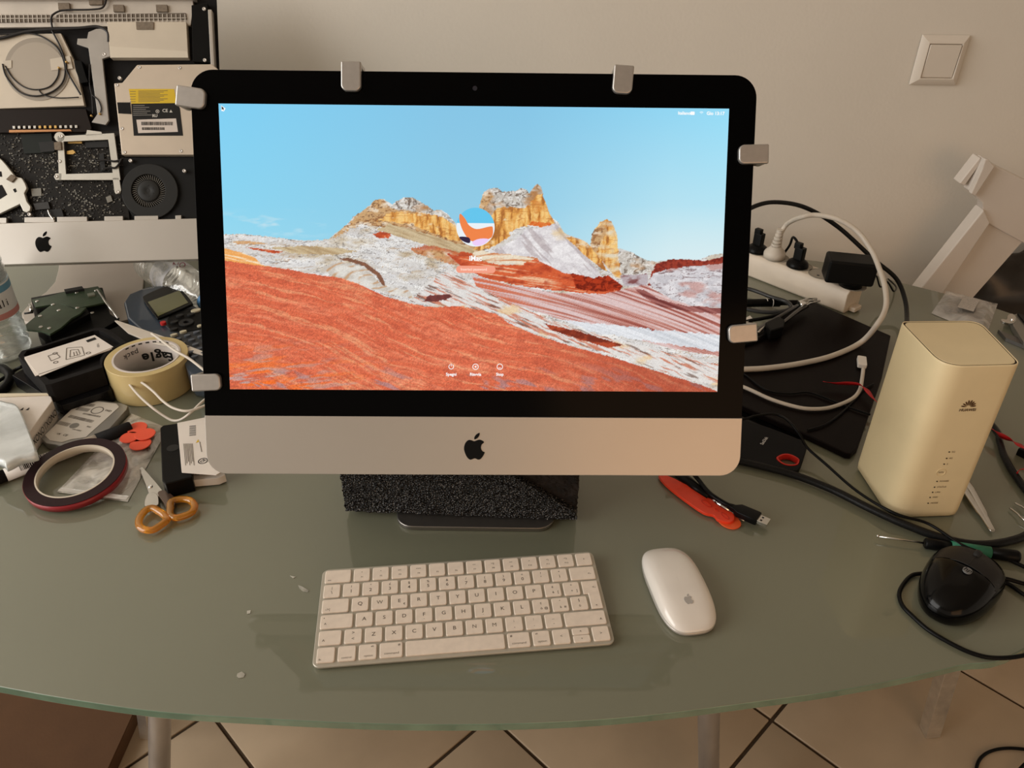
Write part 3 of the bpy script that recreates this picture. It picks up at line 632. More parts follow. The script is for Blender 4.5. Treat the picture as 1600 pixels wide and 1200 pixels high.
# ------------------------------------------------------------------ white mouse
pa, pb = PZ(1033, 862, .006), PZ(1087, 983, .006)
FMm = along(pb, pa); ms = thing('wireless_mouse', FMm, 'flat white wireless mouse to the right of the keyboard', 'mouse')
mw = mat('mouse_acrylic', (.80, .755, .70), .18, 0, .02, 20, coat=.6)
hl, hw = .0567, .0286
def mtop(y): return .0085+.0125*max(0, 1-(y/hl*.98+.06)**2)**.8
def supr(sx, sy, n=48, e=3.2):
    P = []
    for i in range(n):
        a = 2*math.pi*i/n; c_, s_ = math.cos(a), math.sin(a)
        P.append((sx*abs(c_)**(2/e)*(1 if c_ > 0 else -1), sy*abs(s_)**(2/e)*(1 if s_ > 0 else -1)))
    return P
rings = []
for k, (f, dzf) in enumerate(((.985, -.0045), (1., -.003), (1., 0.), (.985, .25), (.95, .5), (.88, .72), (.76, .88), (.55, .96), (.3, .99), (.08, 1.))):
    rings.append([(x*f, y*(1-(1-f)*.55) if f > .9 else y*f**.9, (.0062+dzf if dzf <= 0 else .0062+(mtop(y*f)-.0062)*dzf)) for x, y in supr(hw, hl)])
MB().loft(rings[2:], True).build('shell', mw, ms)
MB().loft([[(x*.95, y*.97, .0006) for x, y in supr(hw, hl)], [(x*.985, y*.99, .003) for x, y in supr(hw, hl)], [(x*.992, y*.995, .0062) for x, y in supr(hw, hl)]], True).build('underside', ALU_D, ms)
a1, a2 = apple_shape(.0085); lx, ly = -.0, -.027
def onm(P): return [(x+lx, y+ly) for x, y in P]
mm = MB()
for poly in (a1, a2):
    P = onm(poly); n = len(P); zt = lambda x, y: mtop(y)+.0001
    mm.prism(P, mtop(ly)-.004, mtop(ly)+.0002)
emb = mm.build('emblem', mat('pale_grey_print', (.42, .40, .38), .3), ms)
zs = []
for v in emb.data.vertices:
    # follow the shell curvature
    r_ = min(1, abs(v.co.x)/hw); v.co.z = mtop(v.co.y)-.0006*(r_*6)**0 + (.0008 if v.co.z > mtop(ly)-.001 else -.003)

# ------------------------------------------------------------------ white cube router
RB = [PZ(1326,735,0), PZ(1398,806,0), PZ(1492,806,0)]
rh = .203
c0 = Vector((.4355, .686, 0)); c1 = Vector((.509, .688, 0))   # front left, front right
yawr = math.atan2(c1.y-c0.y, c1.x-c0.x)
FR = flat_frame(c0, yawr-.01)
q0, q1, q2, q3 = [FR.loc(*p_, rh) for p_ in ((1474,573), (1597,570), (1530,501), (1406,502))]
rt_ = thing('router', FR, 'tall cream white square tower router standing right of the screen', 'router')
rm = mat('aged_white_plastic', (.82, .68, .42), .38, 0, .03, 25)
def skew_rr(q, r, n, ins=0.):
    # rounded quad from four corners
    P = []; m = len(q)
    cx = sum(a[0] for a in q)/4; cy_ = sum(a[1] for a in q)/4
    q = [(a[0]+(cx-a[0])*ins, a[1]+(cy_-a[1])*ins) for a in q]
    for i in range(m):
        a, b_, c_ = Vector(q[i-1]), Vector(q[i]), Vector(q[(i+1) % m]); rr = r[i] if hasattr(r, '__len__') else r
        s_ = b_+(a-b_).normalized()*rr; e_ = b_+(c_-b_).normalized()*rr
        for k in range(n+1):
            t = k/n; p_ = s_*(1-t)**2+b_*2*t*(1-t)+e_*t*t; P.append((p_.x, p_.y))
    return P
q = [q0, q1, q2, q3]; rad = [.024, .010, .016, .008]
MB().loft([[(x, y, z) for x, y in skew_rr(q, rad, 8, i)] for i, z in ((.05, .001), (.012, .0035), (0, .010), (0, rh-.002), (.005, rh), (.020, rh), (.024, rh-.005))], True).build('casing', rm, rt_)
MB().loft([[(x, y, z) for x, y in skew_rr(q, rad, 8, i)] for i, z in ((.056, rh-.0035), (.056, rh-.0006), (.060, rh-.0001))], True).build('top_panel', rm, rt_)
MB().prism(skew_rr(q, rad, 8, .022), rh-.0048, rh-.0007).build('gap_shade_plate', mat('gap_shade_brown', (.03, .015, .008), .8), rt_)  # dark plate in the groove, its colour stands in for the gap's shade
# front face print: frame on the face between q0 and q1
fdir = (Vector((q1[0]-q0[0], q1[1]-q0[1], 0))).normalized(); Xw = FR.M.to_3x3() @ fdir; Zw = Xw.cross(Vector((0, 0, 1)))
FFR = Frame(FR.w(q0[0], q0[1], 0), Xw, Vector((0, 0, 1)), Zw)
ex, ey = FFR.loc(1514, 632, 0)
mp_ = MB()
for k in range(8):
    a = math.radians(180-(10+k*160/7)); ln = .0066 if k in (3, 4) else .0060
    ti_ = Vector((math.cos(a), math.sin(a))); nn = Vector((-ti_.y, ti_.x)); b0 = ti_*.0020
    mp_.prism([(ex+p_.x, ey-.003+p_.y) for p_ in (b0, b0+ti_*ln*.55+nn*.0008, b0+ti_*ln*.9+nn*.0006, b0+ti_*ln, b0+ti_*ln*.9-nn*.0006, b0+ti_*ln*.55-nn*.0008)], .0001, .0005)
mp_.build('flower_emblem', mat('brown_print', (.10, .05, .02), .5), rt_, FFR)
text('HUAWEI', .0046, MATS['brown_print'], rt_, FFR, ex+.0004, ey-.0066, .0006, 0, bold=.02)
x, y = FFR.loc(1470, 738, 0); MB().ring(circ(x, y, .0052, 30), circ(x, y, .0047, 30), .0001, .0005).build('pairing_button', rm, rt_, FFR); text('WPS', .0030, MATS['brown_print'], rt_, FFR, x, y, .0004)
dots = MB()
for (px, py, s_) in ((1483,706,'5G'), (1479,716,'4G'), (1475,725,'3'), (1464,752,'POWER'), (1460,761,'STATUS'), (1457,769,'LAN'), (1453,777,'WIFI'), (1450,786,'MODE')):
    x, y = FFR.loc(px, py, 0); dots.prism(circ(x, y, .0008, 10), .0001, .0005)
    text(s_, .0030, MATS['brown_print'], rt_, FFR, x+.0028, y, .0004, align='LEFT')
dots.build('indicator_dots', INK, rt_, FFR)

# ------------------------------------------------------------------ wired black mouse
Fh = along(PZ(1478,968,.002), PZ(1535,858,.012))
Fh = along(PZ(1459,971,.004), PZ(1529,875,.004))
hm = thing('wired_mouse', Fh, 'glossy black wired mouse at the right table edge', 'mouse')
hL, hW, hH = .0575, .0345, .034
rings = []
for (f, z) in ((.90, .0008), (.97, .004), (1., .010), (.985, .016), (.93, .022), (.83, .0275), (.68, .0315), (.48, .034), (.25, .0352), (.06, .0356)):
    rr = []
    for x, y in supr(hW, hL, 48, 2.5):
        t = y/hL; wf = 1+.13*t-.07*t*t
        zz = z*(1-.22*max(0, t)*f-.05*max(0, -t)) if z > .016 else z
        rr.append((x*wf*f, y*(f if f < .9 else 1-(1-f)*.7)-.002*(1-f), zz))
    rings.append(rr)
MB().loft(rings, True).build('shell', mat('mouse_black', (.002, .002, .002), .14, 0, spec=.25), hm)
def hz(x, y):
    # shell height from the ring table at (x, y)
    e = 2.5; t = y/hL; wf = 1+.13*t-.07*t*t; rr = ((abs(x)/(hW*wf))**e+(abs(y)/hL)**e)**(1/e)
    tb = [(0, .0357), (.25, .0352), (.48, .034), (.68, .0315), (.83, .0275), (.93, .022), (.985, .016), (1, .01)]
    for (a, za), (b_, zb) in zip(tb, tb[1:]):
        if rr <= b_: z = za+(zb-za)*(rr-a)/(b_-a); break
    else: z = .01
    return z*(1-.22*max(0, t)*rr) if z > .016 else z
def onshell(P, n, up): return crom([(x, y, hz(x, y)+up) for x, y in P], n)
MB().grid(lambda u, v: ((u-.5)*.062, .004+v*.042-.008*abs(u-.5)-.012*v*abs(u-.5)*2, hz((u-.5)*.062, .004+v*.042-.008*abs(u-.5)-.012*v*abs(u-.5)*2)+.0004), 20, 12).build('button_cover', mat('mouse_satin', (.014, .013, .013), .4, spec=.2), hm)
MB().tube(onshell([(-.030, -.001), (-.012, .0025), (.012, .0025), (.030, -.001)], 6, .0003), .00045, 6).build('seam', INK, hm)
MB().tube(onshell([(0, .004), (0, .024), (0, .044)], 6, .0005), .0004, 6).build('button_gap', INK, hm)
MB().lathe([(.002, -.0032), (.0072, -.003), (.0078, 0), (.0072, .003), (.002, .0032)], 24, (0, .031, hz(0, .031)-.003), 'X').build('scroll_wheel', DARK, hm)
x, y = .002, -.0045
FE = Frame(Fh.w(x, y, hz(x, y)), *(Fh.M.to_3x3().col[i] for i in range(3)))
MB().prism(circ(0, 0, .0043, 24), -.001, .0006).build('emblem', mat('grey_emblem', (.16, .16, .16), .4), hm, FE)
text('hp', .0075, BLKG, hm, FE, 0, .0004, .0007, 0, shear=.25, bold=.01)
cable('cord', [(1529,862,.010), (1500,850,.012), (1450,818,.010), (1398,802,.014), (1340,768,.012), (1290,725,.012), (1262,700,.018), (1250,680,.03), (1236,662,.035), (1222,651,.03), (1205,647,.03), (1180,650,.03), (1160,655,.03), (1120,655,.03)], .0017, BLK, None, parent=hm)
cable('coiled_black_cable', [(1442,896,.004), (1425,899,.003), (1412,912,.003), (1405,928,.003), (1410,946,.003), (1425,962,.003), (1450,984,.003), (1485,1005,.003), (1520,1021,.003), (1555,1028,.003), (1600,1024,.003), (1660,1005,.003)], .0021, BLK, 'thin black cord looping around the wired mouse to the table edge')
cable('paired_black_cord', [(1540,862,.006), (1560,868,.005), (1580,876,.003), (1610,890,.003), (1650,905,.003)], .0022, BLK, 'black cord emerging behind the wired mouse beside the screwdriver')
cable('cord_with_straight_run', [(1555,905,.006), (1570,904,.005), (1600,912,.003), (1650,925,.003)], .0022, BLK, 'upper of two thin cords leaving the wired mouse to the right')
cable('cord_with_slanting_run', [(1555,906,.004), (1575,912,.003), (1600,929,.003), (1650,960,.003)], .0022, BLK, 'lower of two thin cords leaving the wired mouse to the right')

# ------------------------------------------------------------------ long cables on the right
THICK = mat('thick_cable_rubber', (.010, .010, .010), .35, 0, .2, 400, .3, 300, spec=.2)
cable('display_cable', [(1130,715,.006), (1180,726,.006), (1240,742,.006), (1300,765,.006), (1360,795,.006), (1420,822,.006), (1480,843,.006), (1530,851,.006), (1575,846,.006), (1610,832,.006), (1660,790,.006)], .0045, THICK, 'thick black cable running from under the computer past the router foot')
cable('bent_black_cable', [(1515,625,.005), (1556,672,.005), (1562,690,.005), (1570,715,.005), (1590,748,.005), (1615,778,.005), (1650,800,.005)], .0042, THICK, 'thick dark cable curving down on the right of the router')
cable('black_arc_cable', [(1140,345,'y',1.20), (1180,322,'y',1.22), (1215,316,'y',1.24), (1260,325,'y',1.26), (1310,355,'y',1.26), (1365,405,'y',1.24), (1400,435,'y',1.22), (1414,468,'y',1.18), (1417,500,'y',1.12), (1415,535,'y',1.02)], .0036, THICK, 'black cable arching against the wall above the power strip')

# ------------------------------------------------------------------ power strip
pA, pB = PZ(1170,433,0), PZ(1317,491,0)
d = (pB-pA).normalized(); FS = Frame(pB, d, Vector((-d.y, d.x, 0)), Vector((0, 0, 1)))
for k in range(60):
    sh = .02+k*.001
    if FS.loc(1325, 459, sh)[0] < .003 and abs(FS.loc(1325, 459, sh)[1]) < .004: break
sh = .042; sw_ = .050; sl = .36
st = thing('power_strip', FS, 'cream white multi-socket power strip against the wall', 'power strip')
sm_ = mat('strip_plastic', (.70, .61, .50), .4, 0, .04, 30)
prof = [(0, .003), (.003, 0), (sw_-.003, 0), (sw_, .003), (sw_, sh-.008), (sw_-.006, sh), (.006, sh), (0, sh-.008)]
MB().loft([[(x, y, z) for y, z in prof] for x in (-sl, -.004, 0)], True, False).build('body', sm_, st, bevel=.002)
MB().box(-.001, .012, .014, .036, .002, .010).build('mounting_tab', sm_, st, bevel=.002)
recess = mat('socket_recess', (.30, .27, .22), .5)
SOC = []
for (px, py) in ((1181,395), (1210,404), (1243,419), (1273,433), (1322,452)):
    sx_, _ = FS.loc(px, py, sh); SOC.append(sx_)
    so = MB().ring(circ(sx_, sw_/2, .0215, 32), circ(sx_, sw_/2, .0195, 32), sh-.0004, sh+.0006).build('socket', recess, st)
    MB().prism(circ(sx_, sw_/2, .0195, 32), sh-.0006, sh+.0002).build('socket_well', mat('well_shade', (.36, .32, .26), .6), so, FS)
    hm_ = MB()
    for s_ in (-1, 1): hm_.prism(circ(sx_+s_*.0095*0, sw_/2+s_*.0095, .0024, 12), sh, sh+.0004)
    hm_.build('pin_holes', INK, so, FS)
def plug_frame(i, z=sh): return Frame(FS.w(SOC[i]-.003, sw_/2-.004, z+.0008), *(FS.M.to_3x3().col[k] for k in range(3)))
P1 = plug_frame(1)
pl = thing('white_plug', P1, 'white round mains plug with ribbed strain relief in the power strip', 'plug')
MB().lathe([(.0185, 0), (.0188, .008), (.017, .012), (.010, .019), (.009, .021)], 32).build('plug_head', CABLEW, pl)
rb = MB(); zz = .0212
path = [P1.w(0, 0, .02), P1.w(.001, .0, .035), P1.w(.004, 0, .048)]
for k in range(5):
    rb.lathe([(.0085-k*.0007, zz), (.0088-k*.0007, zz+.001), (.0088-k*.0007, zz+.0035), (.0085-k*.0007, zz+.0045)], 20, (0.0004*k, 0, 0)); rb.lathe([(.006, zz+.0045), (.006, zz+.0062)], 16, (0.0004*k, 0, 0)); zz += .0062
rb.build('strain_relief', CABLEW, pl)
top = P1.w(.0016, 0, zz)
W = [top, PY(1219,366,top.y), PY(1230,350,top.y), PY(1250,340,1.25), PY(1275,336,1.24), PY(1310,343,1.22), PY(1340,362,1.20), PY(1362,392,1.17), PY(1374,420,1.14), PY(1383,450,1.10), PY(1384,480,1.07), PY(1372,505,1.04), PZ(1345,535,.017), PZ(1300,556,.0148), PZ(1250,568,.0148), PZ(1200,575,.0148), PZ(1165,577,.0148), PZ(1120,578,.0148)]
MB().tube(crom(W, 8), .0040, 12).build('cord', CABLEW, pl, W0)
def black_plug(i, label, lean):
    P = plug_frame(i); pb_ = thing('black_plug', P, label, 'plug')
    MB().lathe([(.0185, 0), (.0186, .003), (.0165, .008), (.009, .013)], 28).build('plug_head', BLK, pb_)
    MB().prism(rrect(-.0085, .0085, -.006, .006, .002), .008, .034).build('grip', BLK, pb_, bevel=.0015)
    MB().prism(rrect(-.0095+lean, .0035+lean, -.005, .005, .002), .030, .041).build('elbow', BLK, pb_, bevel=.0015)
    return pb_, P
bp1, PP = black_plug(2, 'black angled plug with its cord bent towards the white plug', -.002)
W = [PP.w(-.006, 0, .037), PP.w(-.016, .004, .043), PP.w(-.026, .012, .040), PP.w(-.034, .022, .020), PP.w(-.05, .03, -.01)]
MB().tube(crom(W, 6), .0022, 8).build('cord', BLK, bp1, W0)
bp0, PP = black_plug(0, 'black plug half hidden by the right screen edge', 0)
P4 = plug_frame(4)
ad = thing('power_adapter', P4, 'bulky black mains adapter plugged into the last socket', 'adapter')
FAd = Frame(P4.w(0, 0, .009), Vector((.985, -.17, -.04)).normalized(), Vector((.17, .985, 0)).normalized(), Vector((0, 0, 1)))
MB().lathe([(.0185, 0), (.0185, .014)], 28).build('plug_head', BLK, ad)
MB().prism(rrect(-.046, .030, -.022, .022, .005), .0, .039).build('casing', mat('adapter_plastic', (.007, .007, .007), .42, spec=.14), ad, FAd, bevel=.004, seg=3)
W = [FAd.w(.029, 0, .012), FAd.w(.038, .005, .01), FAd.w(.050, .01, -.01), PZ(1386,440,.035), PZ(1396,455,.02), PZ(1400,448,.006), PZ(1388,436,.003)]
MB().tube(crom(W, 6), .0014, 8).build('cord', BLK, ad, W0)

# ------------------------------------------------------------------ dark sheet / laptop under the cables
sheetm = mat('dark_lid', (.007, .0045, .004), .38, 0, .12, 8, .1, 300, spec=.08)
FSh = flat_frame((.45, 1.0, .0))
P = FSh.poly([(1275,473), (1282,476), (1392,524), (1378,590), (1340,700), (1330,709), (1322,708), (1270,683), (1165,636), (1100,606), (1110,560), (1180,520), (1232,486), (1252,474)], .010)
sh_ = thing('laptop_lid', FSh, 'large thin dark brown-black lid lying between screen and router', 'panel')
MB().prism(P, .0012, .010).build('lid', sheetm, sh_, bevel=.0015)
P2_ = FSh.poly([(1100,612), (1165,640), (1258,682), (1245,690), (1225,690), (1165,668), (1100,650)], .004)
MB().prism(P2_, .0004, .0012).build('lower_lip', BLKG, sh_)

# white cable with small plug
wc_ = thing('white_device_cable', W0, 'white charging cable ending in a small connector on the dark lid', 'cable')
W = [PZ(1110,585,.014), PZ(1165,606,.014), PZ(1205,624,.014), PZ(1245,636,.014), PZ(1272,639,.014), PZ(1300,636,.014), PZ(1330,624,.014), PZ(1343,610,.015), PZ(1347,592,.016), PZ(1349,576,.017)]
MB().tube(crom(W, 7), .0026, 10).build('cord', CABLEW, wc_)
Fc = along(PZ(1348,577,.017), PZ(1346,553,.017)); 
MB().prism(rrect(-.0062, .0062, -.013, .013, .002), .0125, .0195).build('connector_grip', mat('bright_white', (.85, .80, .74), .3), wc_, Fc, bevel=.001)
MB().prism(rrect(-.0042, .0042, .011, .0175, .001), .0145, .0170).build('connector_tip', STEEL, wc_, Fc, bevel=.0004)
cable('thin_black_wire', [(1130,565,.012), (1165,586,.012), (1185,602,.012), (1205,612,.012), (1235,615,.0125), (1262,613,.0125), (1290,622,.0125), (1320,634,.0125), (1360,648,.0125)], .0014, BLK, 'thin black wire lying across the dark lid under the white cable')
cable('crossing_black_wire', [(1262,672,.012), (1290,663,.0125), (1315,645,.0125), (1335,625,.0125), (1350,608,.0125), (1365,600,.0125)], .0014, BLK, 'thin black wire crossing the dark lid near its front corner')
# red ribbon
def ribbon(name, pts, wd, m, label, cat='ribbon'):
    W = crom([PZ(*p) for p in pts], 6); P = MB(); n = len(W); rings = []
    for i, p in enumerate(W):
        t = (W[min(i+1, n-1)]-W[max(0, i-1)]).normalized(); a = .5+1.6*math.sin(i/n*5); s_ = t.cross(Vector((0, 0, 1))).normalized(); v = s_*math.cos(a*.6)+Vector((0, 0, 1))*abs(math.sin(a*.6))
        w_ = wd*(.35+.65*min(1, 4*i/n, 4*(n-1-i)/n+.2)); rings.append([p-v*w_/2, p+v*w_/2])
    P.loft(rings, False, True, False); o = P.build(name, m, None, solid=.0004); return tag(o, label, cat)
REDR = mat('red_ribbon', (.50, .008, .012), .45, 0, .1, 60)
ribbon('red_strip', [(1286,596,.020), (1305,599,.020), (1325,599,.021), (1343,601,.022), (1353,608,.021), (1364,622,.020), (1375,632,.018)], .007, REDR, 'narrow red plastic strip lying over the white cable on the dark lid')
ribbon('red_cable_strap', [(1550,670,.014), (1560,678,.014), (1572,684,.014), (1585,690,.014), (1600,700,.014), (1630,715,.014)], .009, REDR, 'red strap wrapped near the dark cable right of the router')
ribbon('curled_red_strip', [(1589,740,.010), (1592,735,.014), (1600,733,.012), (1620,731,.008)], .004, REDR, 'small curled red strip at the right picture edge')
MB_ = MB().prism(rrect(0, .03, -.006, .006, .001), 0, .010).build('black_clip', BLK, None, Frame(PZ(1590,708,0), Vector((.6, -.8, 0)), Vector((.8, .6, 0)), Vector((0, 0, 1))), bevel=.001); tag(MB_, 'small black connector block below the red strap', 'connector')

# tangle of tools/cables by the screen edge
cable('looped_grey_cable', [(1130,445,.02), (1172,452,.02), (1205,464,.02), (1228,471,.02), (1236,480,.02), (1226,486,.018), (1205,488,.016), (1180,486,.014), (1150,478,.014)], .0034, mat('grey_cable', (.03, .03, .03), .4), 'dark grey cable folded back in a loop beside the screen edge')
cable('tangled_black_lead', [(1120,520,.014), (1165,503,.016), (1190,498,.018), (1215,492,.020), (1240,482,.022), (1262,474,.022)], .0030, BLK, 'black lead running to the metal crimp tips')
cable('parallel_black_lead', [(1120,548,.012), (1170,535,.014), (1200,520,.016), (1222,505,.02), (1245,488,.022), (1262,478,.022)], .0030, BLK, 'black lead nearest the dark lid among the tangled tools')
scr = thing('black_screwdriver', W0, 'black tool handle with silver rings lying behind the tangled leads', 'screwdriver')
MB().tube([PZ(1120,474,.012), PZ(1218,473,.012)], .0068, 14).build('handle', BLK, scr)
MB().tube([PZ(1218,473,.012), PZ(1246,473,.012)], .0045, 12).build('collar', BLKM, scr)
for px in (1197, 1206): MB().tube([PZ(px,473,.012), PZ(px+1.2,473,.012)], .0071, 14).build('ring', WHITE, scr)
pr = thing('pliers', W0, 'slim dark pliers with silver jaws pointing at the power strip', 'pliers')
MB().tube([PZ(1218,508,.022), PZ(1250,483,.025), PZ(1258,478,.026)], [.0020, .0032, .004], 10).build('arm', mat('gunmetal', (.16, .155, .15), .35, .8), pr)
MB().tube([PZ(1160,530,.014), PZ(1190,512,.018), PZ(1246,478,.024)], [.0035, .004, .003], 10).build('arm', MATS['gunmetal'], pr)
MB().tube([PZ(1252,480,.026), PZ(1264,473,.027), PZ(1281,470,.027)], [.0036, .0034, .0016], 8).build('jaw', STEEL, pr)
MB().tube([PZ(1248,474,.026), PZ(1262,469,.028), PZ(1276,467,.028)], [.0040, .0042, .0020], 8).build('jaw', STEEL, pr)
MB().lathe([(.0045, -.004), (.0045, .004)], 16, tuple(PZ(1254,476,.027)), 'Z').build('pivot', CHROME, pr)
bk = MB().prism(flat_frame((0,0,0)).poly([(1195,507),(1215,497),(1226,503),(1224,514),(1204,520)], .026), .012, .030).build('black_clip_block', BLK, None, None, bevel=.002); tag(bk, 'square black plastic clamp block among the tangled leads', 'clip')
wt = MB().tube([PZ(1184,520,.02), PZ(1192,513,.022), PZ(1198,508,.024)], [.0016, .0022, .0014], 8).build('steel_pick', STEEL); tag(wt, 'short steel pick beside the lower right screen clamp', 'tool')
lb = MB().prism(flat_frame((0,0,0)).poly([(1166,496),(1172,493),(1177,499),(1166,503)], .018), .012, .018).build('paper_tag', PAPER); tag(lb, 'tiny white printed tag beside the right screen edge', 'tag')

# ------------------------------------------------------------------ portable ssd
Fd = along(PZ(1165,688,.009), PZ(1256,712,.009)); Fd = flat_frame((PZ(1200,692,.009)).to_tuple()[:2]+(0,), math.atan2(PZ(1240,735,.009).y-PZ(1160,712,.009).y, PZ(1240,735,.009).x-PZ(1160,712,.009).x))
ssd = thing('portable_drive', Fd, 'flat black portable drive with a red-lined carry loop', 'drive')
out = Fd.poly([(1120,636), (1160,654), (1200,667), (1247,685), (1254,688), (1261,697), (1258,708), (1250,731), (1241,736), (1228,735), (1160,715), (1120,704)], .009)
hole = Fd.poly([(1213,716), (1219,711), (1228,709), (1238,711), (1247,716), (1249,720), (1247,725), (1241,727), (1232,727), (1222,724)], .009)
oc = crom2(out, 3); ic_ = crom2(hole, 5)
# outer ring resampled to hole count via radial matching
hc = (sum(p[0] for p in ic_)/len(ic_), sum(p[1] for p in ic_)/len(ic_))
def radial(poly, c_, n=72):
    R_ = []
    for k in range(n):
        a = 2*math.pi*k/n; dx, dy = math.cos(a), math.sin(a); best = 0
        for i in range(len(poly)):
            x1_, y1_ = poly[i-1][0]-c_[0], poly[i-1][1]-c_[1]; x2_, y2_ = poly[i][0]-c_[0], poly[i][1]-c_[1]
            den = dx*(y2_-y1_)-dy*(x2_-x1_)
            if abs(den) < 1e-12: continue
            t = (x1_*(y2_-y1_)-y1_*(x2_-x1_))/den; s_ = (x1_*dy-y1_*dx)/den
            if t > 0 and -1e-6 <= s_ <= 1+1e-6: best = max(best, t)
        R_.append((c_[0]+dx*best, c_[1]+dy*best))
    return R_
MB().ring(radial(oc, hc, 144), radial(ic_, hc, 144), .0016, .009).build('casing', mat('drive_rubber', (.006, .006, .007), .55, 0, .05, 50, .1, 400, spec=.15), ssd, bevel=.0015)
rl = radial(ic_, hc, 72); inn = [(hc[0]+(x-hc[0])*.86, hc[1]+(y-hc[1])*.86) for x, y in rl]
rl2 = [(hc[0]+(x-hc[0])*1.0, hc[1]+(y-hc[1])*1.0) for x, y in rl]
MB().ring(rl2, inn, .0016, .0093).build('loop_lining', mat('red_lining', (.55, .02, .012), .35), ssd)
x, y = Fd.loc(1194, 689, .009); text('SanDisk', .0058, mat('white_print', (.6, .6, .6), .5), ssd, Fd, x, y, .0092, math.radians(82), bold=.02)
sc_ = MB().lathe([(.0005, 0), (.0022, .0005), (.0022, .0016), (.001, .0018), (.001, .0055), (.0002, .006)], 10, (0, 0, 0), 'X').build('loose_screw', STEEL, None, Frame(PZ(1277,694,.0024), Vector((.6, .7, 0)).normalized(), Vector((-.7, .6, 0)).normalized(), Vector((0, 0, 1)))); tag(sc_, 'tiny loose screw between the drive and the dark lid', 'screw')
# red spudger, pen, usb cable
flatW = flat_frame((0, 0, 0))
sp = thing('pry_tool', flatW, 'bright orange-red plastic pry tool below the computer chin', 'tool')
P = flatW.poly([(1029,742), (1045,744), (1070,756), (1100,772), (1120,788), (1136,798), (1144,800), (1148,810), (1140,816), (1122,812), (1115,805), (1098,800), (1066,778), (1040,757)], .005)
MB().prism(crom2(P, 4), .0014, .0055).build('blade', RED, sp, bevel=.0008)
P = flatW.poly([(1122,810), (1135,805), (1148,806), (1157,815), (1157,822), (1148,826), (1136,824), (1126,818)], .002)
MB().prism(crom2(P, 4), .0004, .0022).build('pick', mat('orange_plastic', (.88, .12, .03), .35), sp, bevel=.0004)
for c_, a_, b_ in (((1104,787), 8, 5), ((1120,797), 3, 2), ((1133,806), 6, 5)):
    pp = flatW.poly([(c_[0]+a_*math.cos(t)+b_*.6*math.sin(t), c_[1]+a_*.4*math.cos(t)+b_*math.sin(t)) for t in np.linspace(0, 2*math.pi, 20, endpoint=False)], .0057)
    cc = (sum(p_[0] for p_ in pp)/20, sum(p_[1] for p_ in pp)/20)
    MB().ring(pp, [(cc[0]+(p_[0]-cc[0])*.82, cc[1]+(p_[1]-cc[1])*.82) for p_ in pp], .0052, .0060).build('raised_ring', mat('red_deep', (.60, .03, .01), .4), sp)
pen = thing('ballpoint_pen', flatW, 'black pen with silver barrel beside the orange pry tool', 'pen')
MB().tube([PZ(1040,722,.006), PZ(1085,760,.006), PZ(1108,776,.006)], [.0065, .0055, .0042], 14).build('grip', BLK, pen)
MB().tube([PZ(1108,776,.005), PZ(1140,798,.004)], .0032, 12).build('barrel', CHROME, pen)
MB().tube([PZ(1140,798,.004), PZ(1163,814,.003)], [.0028, .0008], 10).build('tip', STEEL, pen)
uc = thing('usb_cable', flatW, 'black cable with a flat metal computer plug below the chin', 'cable')
W = [PZ(1050,715,.03), PZ(1075,732,.02), PZ(1090,748,.014), PZ(1108,770,.012), PZ(1130,785,.011), PZ(1144,792,.010)]
MB().tube(crom(W, 6), .0026, 10).build('cord', BLK, uc)
Fu = along(PZ(1143,791,.010), PZ(1204,822,.006))
MB().loft([[(x, y, z+.0085) for x, z in rrect(-a, a, -.0042*b_, .0042*b_, .0012, 3)] for y, a, b_ in ((-.026, .003, .7), (-.022, .0036, .8), (-.020, .0036, .8), (-.014, .008, 1), (.006, .0084, 1), (.009, .0078, 1))], True).build('plug_grip', BLK, uc, Fu, bevel=.0004)
MB().prism(rrect(-.006, .006, .0085, .0205, .0004), .0063, .0107).build('plug_shell', STEEL, uc, Fu, bevel=.0003)
hh_ = MB()
for s_ in (-1, 1): hh_.prism(rrect(s_*.0027-.0011, s_*.0027+.0011, .0115, .0138, .0001), .0107, .0109)
hh_.build('latch_holes', INK, uc, Fu)

# ------------------------------------------------------------------ tweezers, green screwdriver, picks
tw = thing('tweezers', flatW, 'steel tweezers pointing forward from behind the router', 'tweezers')
A_, B_ = PZ(1495,735,.006), PZ(1552,831,.004)
for s_ in (-1, 1):
    n_ = Vector((B_.y-A_.y, -(B_.x-A_.x), 0)).normalized()
    pts_ = [A_+n_*s_*.0015+Vector((0,0,.001*s_)), A_.lerp(B_, .3)+n_*s_*.0040, A_.lerp(B_, .7)+n_*s_*.0024, B_+n_*s_*.0006]
    MB().tube(crom(pts_, 6), [.0046]*7+[.0042]*6+[.0028]*5+[.0010], 8, .35).build('arm', STEEL, tw)
gs = thing('green_screwdriver', flatW, 'precision screwdriver with green grip lying behind the wired mouse', 'screwdriver')
a_, b_ = PZ(1372,838,.006), PZ(1592,870,.006); L_ = lambda t: a_.lerp(b_, t)
MB().tube([L_(0), L_(.33)], .0011, 10).build('shaft', STEEL, gs); MB().tube([PZ(1370,836.5,.006), L_(.008)], .0016, 8).build('bit', STEEL, gs)
MB().tube([L_(.335), L_(.345), L_(.52)], [.0045, .0060, .0062], 16).build('collar', BLK, gs)
MB().tube([L_(.52), L_(.80)], .0066, 18).build('grip', mat('green_rubber', (.02, .17, .10), .5), gs)
MB().tube([L_(.80), L_(.98), L_(1.)], [.0062, .0068, .0058], 18).build('cap', BLK, gs)
